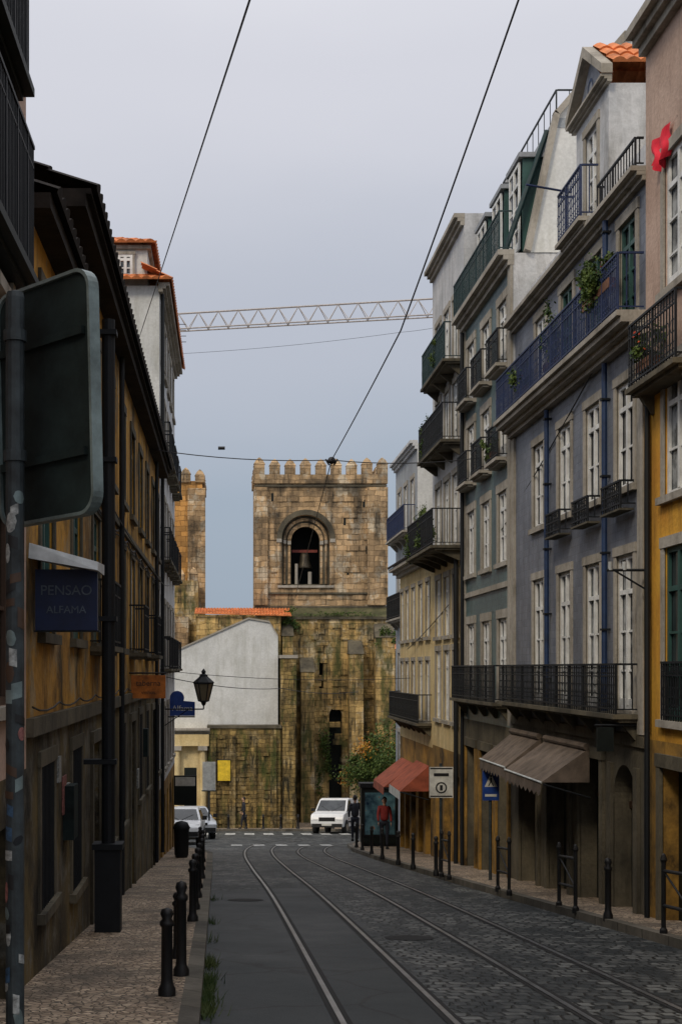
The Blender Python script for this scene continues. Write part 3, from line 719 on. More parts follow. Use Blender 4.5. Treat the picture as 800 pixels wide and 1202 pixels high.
for i in range(16):   # fly-posters and stickers on the base wall
    u=R.uniform(12.6,30); z=R.uniform(-2.6,-1.0)
    if any(h[0]-.25<u<h[1]+.25 for h in lo2): continue
    s=R.uniform(.07,.17); box(G.b('fly_posters',R.choice(['sticker1','sticker2','sticker3'])),FL,u-s,u+s,.004,.008+.002*i%3,z-s*1.3,z+s*1.3)
for u in (22.6,34.0): tube(G.b('drainpipes','iron'),P(u,.08,g(u)+.2),P(u,.08,5.2),.045)
G.finish()
G=Grp('service_mast'); X=-1.48
gy=g(17.2)+.12
tube(G.b('pipe','iron'),(X,17.2,gy),(X,17.2,4.4),.085,k=12)
box(G.b('base_cabinet','iron'),Fr((X,17.2,gy),(1,0,0),(0,1,0)),-.16,.16,-.15,.15,0,1.05)
box(G.b('base_cabinet_cap','iron'),Fr((X,17.2,gy),(1,0,0),(0,1,0)),-.19,.19,-.18,.18,1.05,1.12)
for z in (-1.2,.6,2.6,4.2): box(G.b('clamps','iron'),Fr((X,17.2,z),(1,0,0),(0,1,0)),-.32,.11,-.11,.11,0,.06)
G.finish()

G=Grp('white_tall_house'); u0,u1=37.0,48.0
cols=[38.2,40.2,42.2,44.2,46.4]; rows=[(-2.9,-1.1,0),(.0,1.9,1),(3.0,4.9,1),(5.9,7.7,1),(8.5,9.9,0)]
wallgrid(G.b('walls','white'),FL,u0,u1,-3.3,10.4,[(c-.45,c+.45,a,b_) for c in cols for a,b_,_ in rows],.12)
wallgrid(G.b('base_walls','yellowbase'),FL,u0,u1,-7,-3.3,[(c-.5,c+.5,g(c)-.3,-3.7) for c in cols],.3)
shell(G.b('side_walls','whiteclean'),FL,u0,u1,-7,10.4,9)
for c in cols:
    for a,b_,dd in rows: window(G,FL,c,.9,a,b_,'frame',door=bool(dd))
    box(G.b('doors','doordark'),FL,c-.5,c+.5,-.28,-.22,g(c)-.3,-3.7)
for c in cols:
    for z in (0,3.0,5.9): balcony(G,FL,c-.7,c+.7,z,.9,.26,'iron','stonedark',brk=False,deco=False)
cornice(G,FL,u0-.15,u1,10.2,.25,.28)
P=FL.P
tile_roof(G.b('roof_tiles','tile'),P(u0-.3,.34,10.5),P(u1,.34,10.5),P(u1,-.5,10.95),P(u0-.3,-.5,10.95),40,2,.06)
tile_roof(G.b('roof_tiles','tile'),P(u0-.35,-4.5,10.48),P(u0-.35,.34,10.48),P(u0+.5,-.3,10.8),P(u0+.5,-4.5,10.8),18,2,.06)
box(G.b('attic','whiteclean'),FL,u0+.4,u1-.5,-7,-.35,10.4,11.55)
box(G.b('attic_cornice','stone'),FL,u0+.3,u1-.4,-7.1,-.25,11.5,11.6)
tile_roof(G.b('roof_tiles','tile'),P(u0+.15,-7,11.62),P(u0+.15,-.12,11.62),P(u0+2.2,-1.8,12.35),P(u0+2.2,-7,12.35),26,4,.07)
tile_roof(G.b('roof_tiles','tile'),P(u0+.15,-.12,11.62),P(u1,-.12,11.62),P(u1-1,-1.8,12.35),P(u0+2.2,-1.8,12.35),40,4,.07)
window(G,Fr((0,u0+.4,0),(1,0,0),(0,-1,0)),-2.75,.4,10.75,11.35,'frame',n=.06,depth=.05,lip=False,surw=.06)
tube(G.b('drainpipe','iron'),P(u0+.15,.08,-5),P(u0+.15,.08,10.2),.05)
G.finish()
G=Grp('roof_antenna'); b=G.b('mast','iron')
bx=-1.95; by=46.5
tube(b,(bx,by,10.5),(bx,by,12.4),.03)
for i in range(7): tube(b,(bx-.25,by-.02,12.3-.16*i),(bx+.25,by+.02,12.3-.16*i),.012)
tube(b,(bx+.35,by,10.5),(bx+.35,by,11.8),.02)
for i in range(4): tube(b,(bx+.1,by,11.75-.2*i),(bx+.6,by,11.75-.2*i),.012)
G.finish()

# ---------------------------------------------------------------- CATHEDRAL
G=Grp('cathedral')
def merlons(b,fr,u0,u1,z,w=.62,gap=.30,h=.62,t=.5):
    k=int(round((u1-u0+gap)/(w+gap))); st=(u1-u0+gap)/k; w=st-gap
    for i in range(k):
        a=u0+st*i; c=a+w; m_=(a+c)/2; P=fr.P; j=random.uniform(-.08,.06)
        box(b,fr,a,c,-t,0,z,z+h+j)
        q=[P(a-.03,.03,z+h+j),P(c+.03,.03,z+h+j),P(c+.03,-t-.03,z+h+j),P(a-.03,-t-.03,z+h+j)]
        r=[P(m_-w*.28,-t*.25,z+h+.30+j),P(m_+w*.28,-t*.25,z+h+.30+j),P(m_+w*.28,-t*.75,z+h+.30+j),P(m_-w*.28,-t*.75,z+h+.30+j)]
        poly(b,q); ap=P(m_,-t/2,z+h+.46+j)
        for e in range(4): poly(b,[q[e],q[(e+1)%4],r[(e+1)%4],r[e]]); poly(b,[r[e],r[(e+1)%4],ap])
D=85.0; T=front(D); tx0,tx1=1.86,9.95
zc=12.1; zl=3.7; ac=4.98
b=G.b('tower_upper_walls','ashlar_up')
wallgrid(b,T,tx0,tx1,zl,zc,[(ac-1.5,ac+1.5,5.2,9.6)],.45)
arch_fill(b,T,ac,3.0,8.1,9.6,0,.45)
wallgrid(G.b('belfry_recess','stonedark'),T,ac-1.5,ac+1.5,5.2,9.6,[(ac-.9,ac+.9,5.3,8.9)],.5,n=-.45)
arch_fill(G.b('belfry_recess','stonedark'),T,ac,1.8,8.0,8.9,-.45,.5)
for r0,r1,n0,n1,zz in ((1.5,1.82,-.02,.12,8.1),(.9,1.12,-.46,-.33,8.0),(1.2,1.38,-.46,-.30,8.05)):
    k=16; S=G.b('archivolts','stonedark' if r0>1.4 else 'ashlar_up')
    for i in range(k):
        a0=math.pi*i/k; a1=math.pi*(i+1)/k
        pts=[]
        for n_ in (n0,n1):
            for a,r in ((a0,r0),(a0,r1),(a1,r1),(a1,r0)): pts.append(T.P(ac+r*math.cos(a),n_,zz+r*math.sin(a)))
        hexa(S,pts)
    for s in (-1,1):
        e=ac+s*(r0+r1)/2; w=(r1-r0)/2
        tube(G.b('arch_columns','ashlar_up'),T.P(e,n1-.12,5.3),T.P(e,n1-.12,zz-.2),w*.8,k=10)
        box(G.b('arch_capitals','stone'),T,e-w,e+w,n0,n1+.03,zz-.22,zz)
box(G.b('sill','stone'),T,ac-1.75,ac+1.75,-.4,.14,5.05,5.2)
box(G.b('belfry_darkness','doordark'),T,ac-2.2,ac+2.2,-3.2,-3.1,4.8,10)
poly(G.b('belfry_floor','stonedark'),[T.P(ac-2,-.5,5.2),T.P(ac+2,-.5,5.2),T.P(ac+2,-3.1,5.2),T.P(ac-2,-3.1,5.2)])
lathe(G.b('bell','bronze',True),T.P(ac,-1.3,6.35),[(.05,1.0),(.22,.98),(.30,.8),(.34,.45),(.42,.15),(.52,0),(.46,-.02)],16)
box(G.b('bell_yoke','bellred'),T,ac-.8,ac+.8,-1.4,-1.2,7.35,7.52)
tube(G.b('central_colonnette','stone'),T.P(ac-.55,-.7,5.2),T.P(ac-.55,-.7,6.6),.1)
tube(G.b('central_colonnette','stone'),T.P(ac+.3,-.8,5.2),T.P(ac+.3,-.8,6.1),.12)
for (x,z) in ((2.9,10.7),(8.6,10.3),(8.8,7.4),(2.6,7.1),(7.4,9.2),(7.6,6.1)):
    box(G.b('slits','doordark'),T,x-.07,x+.07,-.02,.012,z-.25,z+.25)
shell(G.b('tower_side_walls','ashlar_up'),T,tx0,tx1,-11,zc,8)
for z in (11.35,zl+.1,5.0-.35): box(G.b('string_course','stonedark'),T,tx0-.08,tx1+.08,-.02,.09 if z>4.7 else .13,z,z+.11)
for a,c in ((tx0-.1,tx0+.75),(tx1-1.15,tx1+.12)): box(G.b('corner_buttress_strips','ashlar_up'),T,a,c,-.3,.22,zl+.25,11.3)
R=random.Random(8)
for i in range(90):
    x=R.uniform(tx0+.8,tx1-1.3); z=zl+.6+.34*int(R.uniform(0,19))
    if abs(x-ac)<2.2 and 4.8<z<10.2: continue
    box(G.b('proud_stones','ashlar_up'),T,x,x+R.uniform(.3,.65),-.02,R.uniform(.03,.07),z,z+.31)
box(G.b('parapet_base','ashlar_up'),T,tx0-.1,tx1+.12,-.5,.12,zc-.55,zc)
merlons(G.b('merlons','ashlar_up'),Fr((0,D-.12,0),(1,0,0),(0,-1,0)),tx0-.1,tx1+.12,zc)
for xs,sg in ((tx0-.1,-1),(tx1+.12,1)):
    merlons(G.b('merlons','ashlar_up'),Fr((xs,0,0),(0,1,0),(sg,0,0)),D+.9,D+8,zc,t=.5)
merlons(G.b('merlons','ashlar_up'),Fr((0,D+8,0),(1,0,0),(0,1,0)),tx0+.5,tx1-.5,zc)
poly(G.b('tower_roof','stonedark'),[T.P(tx0,0,zc-.02),T.P(tx1,0,zc-.02),T.P(tx1,-8,zc-.02),T.P(tx0,-8,zc-.02)])
lw=G.b('tower_lower_walls','ashlar'); L=front(84.0)
wallgrid(lw,L,3.4,10.2,-11,3.2,[(6.35,7.15,-11,-2.4),(5.75,6.0,-1.2,.6)],.9)
arch_fill(lw,L,6.75,.8,-2.9,-2.4,0,.9)
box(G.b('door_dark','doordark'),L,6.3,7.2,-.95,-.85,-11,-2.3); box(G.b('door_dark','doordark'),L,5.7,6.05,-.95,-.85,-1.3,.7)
poly(lw,[L.P(10.2,0,-11),L.P(10.2,-9,-11),L.P(10.2,-9,3.2),L.P(10.2,0,3.2)]); poly(lw,[L.P(3.4,0,-11),L.P(3.4,-9,-11),L.P(3.4,-9,3.2),L.P(3.4,0,3.2)])
poly(G.b('mossy_weathering','moss'),[L.P(3.3,.08,3.2),L.P(10.3,.08,3.2),L.P(10.2,-1.0,3.85),L.P(3.4,-1.0,3.85)])
box(G.b('string_course','stonedark'),L,3.3,10.3,-.02,.12,3.05,3.2)
def buttress(x0,x1,zt,out,mat='ashlar'):
    P=L.P
    box(G.b('buttresses',mat),L,x0,x1,-.02,out,-11,zt)
    hexa(G.b('buttress_weatherings','stonedark'),[P(x0-.05,-.02,zt),P(x1+.05,-.02,zt),P(x1+.05,out+.05,zt),P(x0-.05,out+.05,zt),P(x0,-.02,zt+.9),P(x1,-.02,zt+.9),P(x1,.02,zt+.9),P(x0,.02,zt+.9)])
buttress(3.45,4.1,2.0,.9); buttress(4.55,5.35,-.2,1.5); buttress(7.5,8.35,.9,1.2); buttress(9.1,10.25,1.9,1.3,'ashlar')
for i in range(120):
    x=R.uniform(3.5,9.8); z=-9+.36*int(R.uniform(0,33)); box(G.b('proud_stones_lower','ashlar'),L,x,x+R.uniform(.3,.6),-.02,R.uniform(.04,.10),z,z+.33)
leaves(G.b('ivy','leaf'),L.P(4.0,.2,3.0),(.7,.3,.7),700,.07,10,4)
leaves(G.b('ivy','leaf'),L.P(9.7,1.2,1.9),(.6,.3,.7),500,.07,8,5)
leaves(G.b('ivy','leaf'),L.P(6.0,.15,-5.5),(.5,.2,2.2),900,.07,14,6)
leaves(G.b('ivy','leaf'),L.P(8.6,.2,-6.5),(.6,.3,2),1200,.07,14,7)
leaves(G.b('ivy','leaf'),L.P(7.0,.1,3.4),(2.4,.3,.15),350,.06,12,8)
D2=90.0; T2=front(D2)
wallgrid(G.b('left_tower_walls','ashlar_lit'),T2,-8.4,-1.55,-11,12.4,[(-6,-3.6,6.2,10)],.6)
shell(G.b('left_tower_side_walls','ashlar_lit'),T2,-8.4,-1.55,-11,12.4,8)
box(G.b('left_tower_corner','ashlar_up'),T2,-2.5,-1.35,-.3,.25,-11,11.9)
merlons(G.b('merlons','ashlar_up'),Fr((0,D2-.12,0),(1,0,0),(0,-1,0)),-8.5,-1.4,12.3,h=.5)
merlons(G.b('merlons','ashlar_up'),Fr((-1.4,0,0),(0,1,0),(1,0,0)),D2+.9,D2+8,12.3,h=.5)
N1=front(86.5)
box(G.b('porch_block','ashlar'),N1,-8,-1.75,-3,0,-11,5.6); merlons(G.b('merlons','ashlar_up'),N1,-8,-1.8,5.6,h=.4,w=.5)
box(G.b('porch_block_low','ashlar_up'),front(86.0),-8,-2.35,-3,0,-11,3.3)
N2=front(85.6)
box(G.b('nave_wall','ashlar'),N2,-1.74,1.8,-8,0,-11,3.4)
box(G.b('nave_front','ashlar'),front(83.2),-1.8,3.35,-3,0,-11,3.2)
tile_roof(G.b('nave_roof','tile'),(-1.9,82.9,3.35),(4.0,82.9,3.2),(4.0,85.0,3.75),(-1.9,85.0,3.75),32,4,.07)
G.finish()

G=Grp('white_gabled_house'); y=78.4
pts=[(-3.2,-9.5),(3.0,-9.5),(3.0,1.85),(2.5,2.65),(1.3,2.85),(-3.2,.85),(-9,-.6),(-9,-9.5)]
b=G.b('gable_wall','whiteclean')
fp=[Vector((x,y,z)) for x,z in pts]; bp=[Vector((x,y+4.5,z)) for x,z in pts]
poly(b,fp)
for i in range(len(pts)):
    j=(i+1)%len(pts); poly(b,[fp[i],fp[j],bp[j],bp[i]])
for (x0,z0),(x1,z1) in (((-9,-.6),(-3.2,.85)),((-3.2,.85),(1.3,2.85)),((1.3,2.85),(2.5,2.65)),((2.5,2.65),(3.0,1.85))):
    hexa(G.b('verge_coping','stone'),[Vector((x0,y-.08,z0+.002)),Vector((x1,y-.08,z1+.002)),Vector((x1,y+.3,z1+.002)),Vector((x0,y+.3,z0+.002)),Vector((x0,y-.08,z0+.1)),Vector((x1,y-.08,z1+.1)),Vector((x1,y+.3,z1+.1)),Vector((x0,y+.3,z0+.1))])
Pf=front(77.2)
box(G.b('portal_wall','cream'),Pf,-9,-1.05,-1.2,0,-10,-3.6)
box(G.b('portal_opening','doordark'),Pf,-2.35,-1.65,-.02,.02,-9.3,-5.6)
for x in (-2.75,-1.3):
    tube(G.b('portal_columns','cream'),Pf.P(x,.25,-8.9),Pf.P(x,.25,-4.6),.2,.17,12); box(G.b('portal_capitals','stone'),Pf,x-.26,x+.26,0,.5,-4.6,-4.35); box(G.b('portal_bases','stone'),Pf,x-.28,x+.28,0,.52,-9.3,-8.9)
box(G.b('entablature','cream'),Pf,-3.1,-.95,0,.45,-4.35,-3.7); cornice(G,Pf,-3.2,-.9,-3.7,.35,.6,'stone')
G.finish()
G=Grp('rubble_wall'); y=77.0
b=G.b('wall','roughwall'); wallgrid(b,front(y),-1.0,3.1,-9.6,-3.35,[],.1)
box(b,front(y+.01),-1.0,3.1,-1.2,0,-9.6,-3.36); box(G.b('coping','stonedark'),front(y),-1.05,3.15,-1.3,.08,-3.36,-3.2)
for x in (-.9,.2,1.35,2.5): box(G.b('piers','roughwall'),front(y),x,x+.35,-.02,.2,-9.6,-3.8)
box(G.b('stepped_buttress','roughwall'),front(77.4),3.12,4.0,-6,.2,-9.6,.6); box(G.b('stepped_buttress_low','roughwall'),front(77.4),3.2,3.9,-6,.5,-9.6,-3)
box(G.b('stepped_buttress_cap','stone'),front(77.4),3.05,4.08,-6,.28,.6,.78)
for i in range(70):
    x=R.uniform(-.9,2.7); z=-9+.24*int(R.uniform(0,22)); box(G.b('proud_stones','roughwall'),front(y),x,x+R.uniform(.2,.4),-.02,R.uniform(.04,.10),z,z+.21)
G.finish()
G=Grp('terrace_wall'); b=G.b('wall','roughwall'); box(b,front(80),10.3,30,-6,0,-10,-5.6); box(G.b('coping','stonedark'),front(80),10.3,30,-6,.1,-5.6,-5.45)
railing(G,front(80),10.4,24,-5.45,1.1,0.02,'iron',.2,deco=False); G.finish()
for (nm,x0,x1,y,zt,mat) in (('background_house',10.9,17,112,1.5,'grey'),('background_house',14.5,30,96,3.5,'cream'),('background_house',-30,-11,84,4.5,'cream'),('background_house',26,60,120,2,'white'),('background_house',-9,10,118,2.5,'grey')):
    G=Grp(nm); fr=front(y); cc=[x0+1.2+2.4*i for i in range(int((x1-x0-1.6)/2.4)+1)]
    rr=[zt-2.2-3.0*i for i in range(3)]
    wallgrid(G.b('walls',mat),fr,x0,x1,-11,zt,[(c-.45,c+.45,z,z+1.5) for c in cc for z in rr],.2); shell(G.b('side_walls',mat),fr,x0,x1,-11,zt,9)
    for c in cc:
        for z in rr: window(G,fr,c,.9,z,z+1.5,'frame')
    tile_roof(G.b('roof_tiles','tile'),fr.P(x0-.2,.3,zt),fr.P(x1+.2,.3,zt),fr.P(x1+.2,-4.5,zt+1.6),fr.P(x0-.2,-4.5,zt+1.6),int((x1-x0)*3),5)
    G.finish()

# ---------------------------------------------------------------- crane
G=Grp('tower_crane'); b=G.b('jib','crane'); Y=150.0
xa,xb=-6.3,31.0; za,zb=37.2,39.3
def jp(t,up,dy=0): return Vector((xa+(xb-xa)*t,Y+dy,za+(zb-za)*t+up))
K=17
tube(b,jp(0.03,1.8),jp(1,1.9),.10,k=6)
for dy in (-.6,.6): tube(b,jp(0,0,dy),jp(1,0,dy),.08,k=6)
for i in range(K):
    a=i/K; m_=(i+.5)/K; c=(i+1)/K
    for dy in (-.6,.6):
        tube(b,jp(a,0,dy),jp(m_,1.85),.045,k=5); tube(b,jp(m_,1.85),jp(c,0,dy),.045,k=5)
    tube(b,jp(a,0,-.6),jp(a,0,.6),.04,k=5)
m=G.b('mast','crane'); mx=28.5
for sx in (-.8,.8):
    for sy in (-.8,.8): tube(m,(mx+sx,Y+sy,-11),(mx+sx,Y+sy,39),.12,k=6)
for i in range(25):
    z=-11+2*i
    for s in (-.8,.8): tube(m,(mx-.8,Y+s,z),(mx+.8,Y+s,z+2),.06,k=5); tube(m,(mx+s,Y-.8,z+2),(mx+s,Y+.8,z),.06,k=5)
box(G.b('counterweight','grey'),front(Y),40,43,-1,1,37.5,40.2); tube(m,(31,Y,39.3),(43,Y,40.2),.14,k=6)
box(G.b('cab','carwhite'),front(Y-1),mx-2.6,mx-1,-.8,.8,36.3,38.4)
G.finish()

# ---------------------------------------------------------------- overhead wires
def cable(name,pts,r=.012,sag=0,parts=14):
    G=Grp(name); b=G.b('cable','wire'); L=[]
    for p,q in zip(pts,pts[1:]):
        p=Vector(p);q=Vector(q)
        for i in range(parts+1):
            t=i/parts; L.append(p.lerp(q,t)-Vector((0,0,sag*4*t*(1-t))))
    for a,c in zip(L,L[1:]): tube(b,a,c,r,k=5,cap=False)
    return G
node=W(389,540,32)
near=W(608,0,15)
mid=W(470,388,21)
G=cable('overhead_tram_wire',[near+(near-mid)*1.0,near,mid,node,W(345,705,74)],.012,0.03,8)
lathe(G.b('insulator','wire'),node+Vector((0,0,-.08)),[(.0,.16),(.06,.14),(.10,.08),(.10,.04),(.05,0),(0,-.02)],10)
for s in (-.14,.14): tube(G.b('hanger','wire'),node+Vector((s,0,.02)),node+Vector((s*.4,0,-.12)),.02)
G.finish()
G=cable('span_wire',[(-1.75,32,5.15),node,(5.95,32,4.95)],.012,.1,8)
q=W(260,526,32)+Vector((0,0,.0)); tube(G.b('insulator','wire'),q+Vector((-.08,0,0)),q+Vector((.08,0,0)),.04); G.finish()
a=W(293,0,10); c=W(163,398,36.6)
cable('overhead_cable',[a+(a-c)*.35,a,c],.009,0.0,6).finish()
cable('facade_cable',[(5.93,21.4,5.0),W(560,665,33),W(478,762,44)],.012,.12).finish()
cable('facade_cable',[(-1.75,19,2.6),(-1.6,30,2.2),(-1.7,41,2.5)],.01,.12).finish()
cable('span_wire',[(-1.75,46,-.1),(5.95,44,-.3)],.010,.15).finish()
cable('lantern_cable',[(-1.78,41,-.25),W(330,808,60),W(420,812,74)],.014,.15).finish()
cable('distant_cable',[W(215,415,60),W(470,390,60),W(560,372,58)],.008,.1).finish()

# ---------------------------------------------------------------- street lantern
G=Grp('street_lantern'); c=W(239,806,40)
b=G.b('frame','iron')
def hexring(r,z): return [c+Vector((r*math.cos(math.pi/3*i),r*math.sin(math.pi/3*i),z)) for i in range(6)]
lo_=hexring(.15,-.42); hi=hexring(.28,.10)
for i in range(6): tube(b,lo_[i],hi[i],.018,k=5); tube(b,hi[i],hi[(i+1)%6],.022,k=5); tube(b,lo_[i],lo_[(i+1)%6],.018,k=5)
gl=G.b('panes','lens'); l2=hexring(.14,-.42); h2=hexring(.265,.10)
for i in range(6): poly(gl,[l2[i],l2[(i+1)%6],h2[(i+1)%6],h2[i]])
lathe(b,c,[(.31,.10),(.31,.13),(.12,.30),(.12,.34),(.05,.38),(.07,.44),(0,.54)],6); lathe(b,c,[(.0,-.58),(.05,-.54),(.08,-.46),(.17,-.42),(0,-.41)],6)
arm1=Vector((c.x,40,c.z-.66))
tube(b,Vector((-1.8,40,c.z-.66)),arm1,.022,k=6); tube(b,arm1,c+Vector((0,0,-.55)),.02,k=6)
tube(b,Vector((-1.8,40,c.z-1.15)),Vector((-1.1,40,c.z-.67)),.016,k=6)
G.finish()

# ---------------------------------------------------------------- signs
def text(parent,body,size,loc,mat,rot=(math.pi/2,0,0),name='lettering'):
    cu=bpy.data.curves.new(name,'FONT'); cu.body=body; cu.size=size; cu.extrude=.002; cu.align_x='CENTER'; cu.align_y='CENTER'; cu.materials.append(M[mat])
    o=bpy.data.objects.new(name,cu); o.location=loc; o.rotation_euler=rot; sc.collection.objects.link(o); o.parent=parent
G=Grp('hotel_sign'); fr=front(12.8)
box(G.b('board','navy'),fr,-1.78,-1.20,-.05,.05,.36,.93); box(G.b('board_rim','polesteel'),fr,-1.80,-1.18,-.055,.02,.345,.36)
P=fr.P
hexa(G.b('canopy','awningwhite'),[P(-1.85,-.35,1.05),P(-1.17,-.35,.90),P(-1.17,.35,.90),P(-1.85,.35,1.02),P(-1.85,-.35,1.17),P(-1.17,-.35,1.0),P(-1.17,.3,.98),P(-1.85,.3,1.17)])
r=G.finish(); text(r,'PENSAO',.13,(-1.49,12.742,.73),'fadedprint'); text(r,'ALFAMA',.10,(-1.49,12.742,.55),'fadedprint')
G=Grp('shop_sign'); fr=front(25.4); box(G.b('board','signorange'),fr,-1.76,-1.12,-.04,.04,-.55,-.12); tube(G.b('bracket','iron'),fr.P(-1.8,0,-.08),fr.P(-1.1,0,-.08),.015)
r=G.finish(); text(r,'taberna',.15,(-1.44,25.355,-.27),'doorbrown'); text(r,'vinhos',.10,(-1.44,25.355,-.44),'doorbrown')
G=Grp('shop_sign'); fr=front(42)
hexa(G.b('board','signblue'),[fr.P(-1.72,-.05,-1.45),fr.P(-.95,-.05,-1.45),fr.P(-.95,.05,-1.45),fr.P(-1.72,.05,-1.45),fr.P(-1.72,-.05,-.95),fr.P(-.95,-.05,-1.02),fr.P(-.95,.05,-1.02),fr.P(-1.72,.05,-.95)])
tube(G.b('disc','signblue'),fr.P(-1.5,.06,-.9),fr.P(-1.5,-.06,-.9),.22,k=20); tube(G.b('bracket','iron'),fr.P(-1.8,0,-1.48),fr.P(-.95,0,-1.48),.02)
r=G.finish(); text(r,'Alfama',.23,(-1.33,41.945,-1.22),'signwhite')
G=Grp('shop_sign'); fr=front(46); box(G.b('board','doordark'),fr,-1.75,-.98,-.04,.04,-4.6,-3.6); box(G.b('panel','signwhite'),fr,-1.7,-1.03,.042,.05,-3.95,-3.65); G.finish()
G=Grp('notice_board'); fr=front(60); z=g(60)
box(G.b('panel','signwhite'),fr,-1.02,-.45,-.03,.03,-5.35,-4.1); box(G.b('panel_rim','polesteel'),fr,-1.06,-.41,-.04,.02,-5.4,-5.35); tube(G.b('post','polesteel'),fr.P(-.73,-.06,z),fr.P(-.73,-.06,-4.1),.04); G.finish()
G=Grp('yellow_banner'); fr=front(76.7); box(G.b('cloth','signyellow'),fr,-.45,.25,-.02,.02,-6.3,-5.15); tube(G.b('rod','iron'),fr.P(-.5,0,-5.13),fr.P(.3,0,-5.13),.03); tube(G.b('ties','iron'),fr.P(-.1,0,-5.13),fr.P(-.1,-.28,-4.9),.02); G.finish()
G=Grp('traffic_sign'); px=-.772; y=5.0
tube(G.b('pole','polesteel'),(px,y,g(y)+.1),(px,y,1.36),.034,k=14); lathe(G.b('pole','polesteel'),(px,y,1.36),[(.034,0),(.03,.02),(0,.03)],14)
def rrect(w,h,r,k=6):
    pts=[]
    for cx,cy,a0 in ((w/2-r,h/2-r,0),(-w/2+r,h/2-r,90),(-w/2+r,-h/2+r,180),(w/2-r,-h/2+r,270)):
        for i in range(k+1):
            a=math.radians(a0+90*i/k); pts.append((cx+r*math.cos(a),cy+r*math.sin(a)))
    return pts
cen=Vector((-.675,5.10,1.00)); rotm=Matrix.Rotation(math.radians(-44),4,'Z')@Matrix.Rotation(math.radians(-2),4,'Y')
def pl(x,z,dy): return cen+rotm@Vector((x,dy,z))
o_=rrect(.56,.90,.08); i_=rrect(.535,.875,.07)
poly(G.b('panel_back','signback'),[pl(x,z,0) for x,z in i_])
poly(G.b('panel_face','signwhite'),[pl(x,z,.03) for x,z in i_])
b=G.b('rim','signrim')
for k_ in range(len(o_)):
    j=(k_+1)%len(o_)
    poly(b,[pl(*o_[k_],-.014),pl(*o_[j],-.014),pl(*i_[j],-.014),pl(*i_[k_],-.014)])
    poly(b,[pl(*o_[k_],-.014),pl(*o_[j],-.014),pl(*o_[j],.034),pl(*o_[k_],.034)]); poly(b,[pl(*i_[k_],-.014),pl(*i_[j],-.014),pl(*i_[j],0),pl(*i_[k_],0)])
for z in (-.22,.22):
    hexa(G.b('channels','signback'),[pl(-.26,z-.015,-.02),pl(.24,z-.015,-.02),pl(.24,z-.015,-.002),pl(-.26,z-.015,-.002),pl(-.26,z+.015,-.02),pl(.24,z+.015,-.02),pl(.24,z+.015,-.002),pl(-.26,z+.015,-.002)])
    tube(G.b('clamps','polesteel'),(px,y,1.0+z-.02),(px,y,1.0+z+.02),.042,k=14)
R=random.Random(5)
for i in range(34):
    z=-1.28+i*.058+R.uniform(-.02,.02); m_=R.choice(['sticker1','sticker2','sticker3','sticker1','iron','signrim','black','doorbrown'])
    a=R.uniform(-2.6,-.6); h=R.uniform(.012,.038); w=R.uniform(.3,.7); bb=G.b('stickers',m_); rr=.035+.0004*(i%5); rect=R.random()<.6; sk=R.uniform(-.02,.02)
    for s in range(6):
        a0=a-w+2*w*s/6; a1=a-w+2*w*(s+1)/6
        def ph(t): return h if rect else h*math.sqrt(max(0.0,1-((t-a)/w)**2))+.001
        poly(bb,[(px+rr*math.cos(a0),y+rr*math.sin(a0),z+sk*(a0-a)-ph(a0)),(px+rr*math.cos(a1),y+rr*math.sin(a1),z+sk*(a1-a)-ph(a1)),(px+rr*math.cos(a1),y+rr*math.sin(a1),z+sk*(a1-a)+ph(a1)),(px+rr*math.cos(a0),y+rr*math.sin(a0),z+sk*(a0-a)+ph(a0))])
G.finish()
G=Grp('traffic_sign'); y=31; x=(517-VX)*y/F; zz=g(y)+.12; fr=front(y)
tube(G.b('pole','polesteel'),(x,y,zz),(x,y,-2.15),.035); tube(G.b('pole_foot','iron'),(x,y,zz),(x,y,zz+.5),.05)
box(G.b('plate','signwhite'),fr,x-.27,x+.27,.04,.06,-2.93,-2.23); box(G.b('plate_border','black'),fr,x-.25,x+.25,.0602,.063,-2.28,-2.25); box(G.b('plate_border','black'),fr,x-.25,x+.25,.0602,.063,-2.91,-2.88)
ringbar(G.b('symbol','black'),fr,x,.064,-2.7,.13,.02,16); box(G.b('symbol','black'),fr,x-.17,x+.17,.062,.065,-2.44,-2.37); box(G.b('symbol','black'),fr,x-.03,x+.03,.062,.066,-2.76,-2.64); G.finish()
G=Grp('pedestrian_crossing_sign'); y=28; x=(575-VX)*y/F; fr=front(y); zz=g(y)+.12
tube(G.b('pole','polesteel'),(x,y,zz),(x,y,-2.0),.035); box(G.b('plate','signblue'),fr,x-.17,x+.17,.04,.06,-2.70,-2.05)
poly(G.b('triangle','signwhite'),[fr.P(x-.13,.063,-2.42),fr.P(x+.13,.063,-2.42),fr.P(x,.063,-2.14)])
b=G.b('walking_figure','black'); tube(b,fr.P(x,.066,-2.2),fr.P(x,.068,-2.2),.022,k=8); box(b,fr,x-.018,x+.018,.064,.067,-2.33,-2.23)
for s in (-1,1): poly(b,[fr.P(x,.066,-2.33),fr.P(x+s*.015,.066,-2.31),fr.P(x+s*.06,.066,-2.4),fr.P(x+s*.04,.066,-2.405)])
box(G.b('lower_text','signwhite'),fr,x-.12,x+.12,.061,.063,-2.62,-2.57); G.finish()
G=Grp('hanging_shop_sign'); fr=front(19.8); box(G.b('board','doordark'),fr,5.38,5.62,-.03,.03,-1.2,-.85); tube(G.b('bracket','iron'),fr.P(5.35,0,-.82),fr.P(6,0,-.82),.015); G.finish()
G=Grp('wall_bracket'); tube(G.b('arm','iron'),FR.P(19.35,0,1.4),FR.P(19.35,.6,1.4),.02); tube(G.b('arm','iron'),FR.P(19.35,0,1.1),FR.P(19.35,.5,1.4),.014)
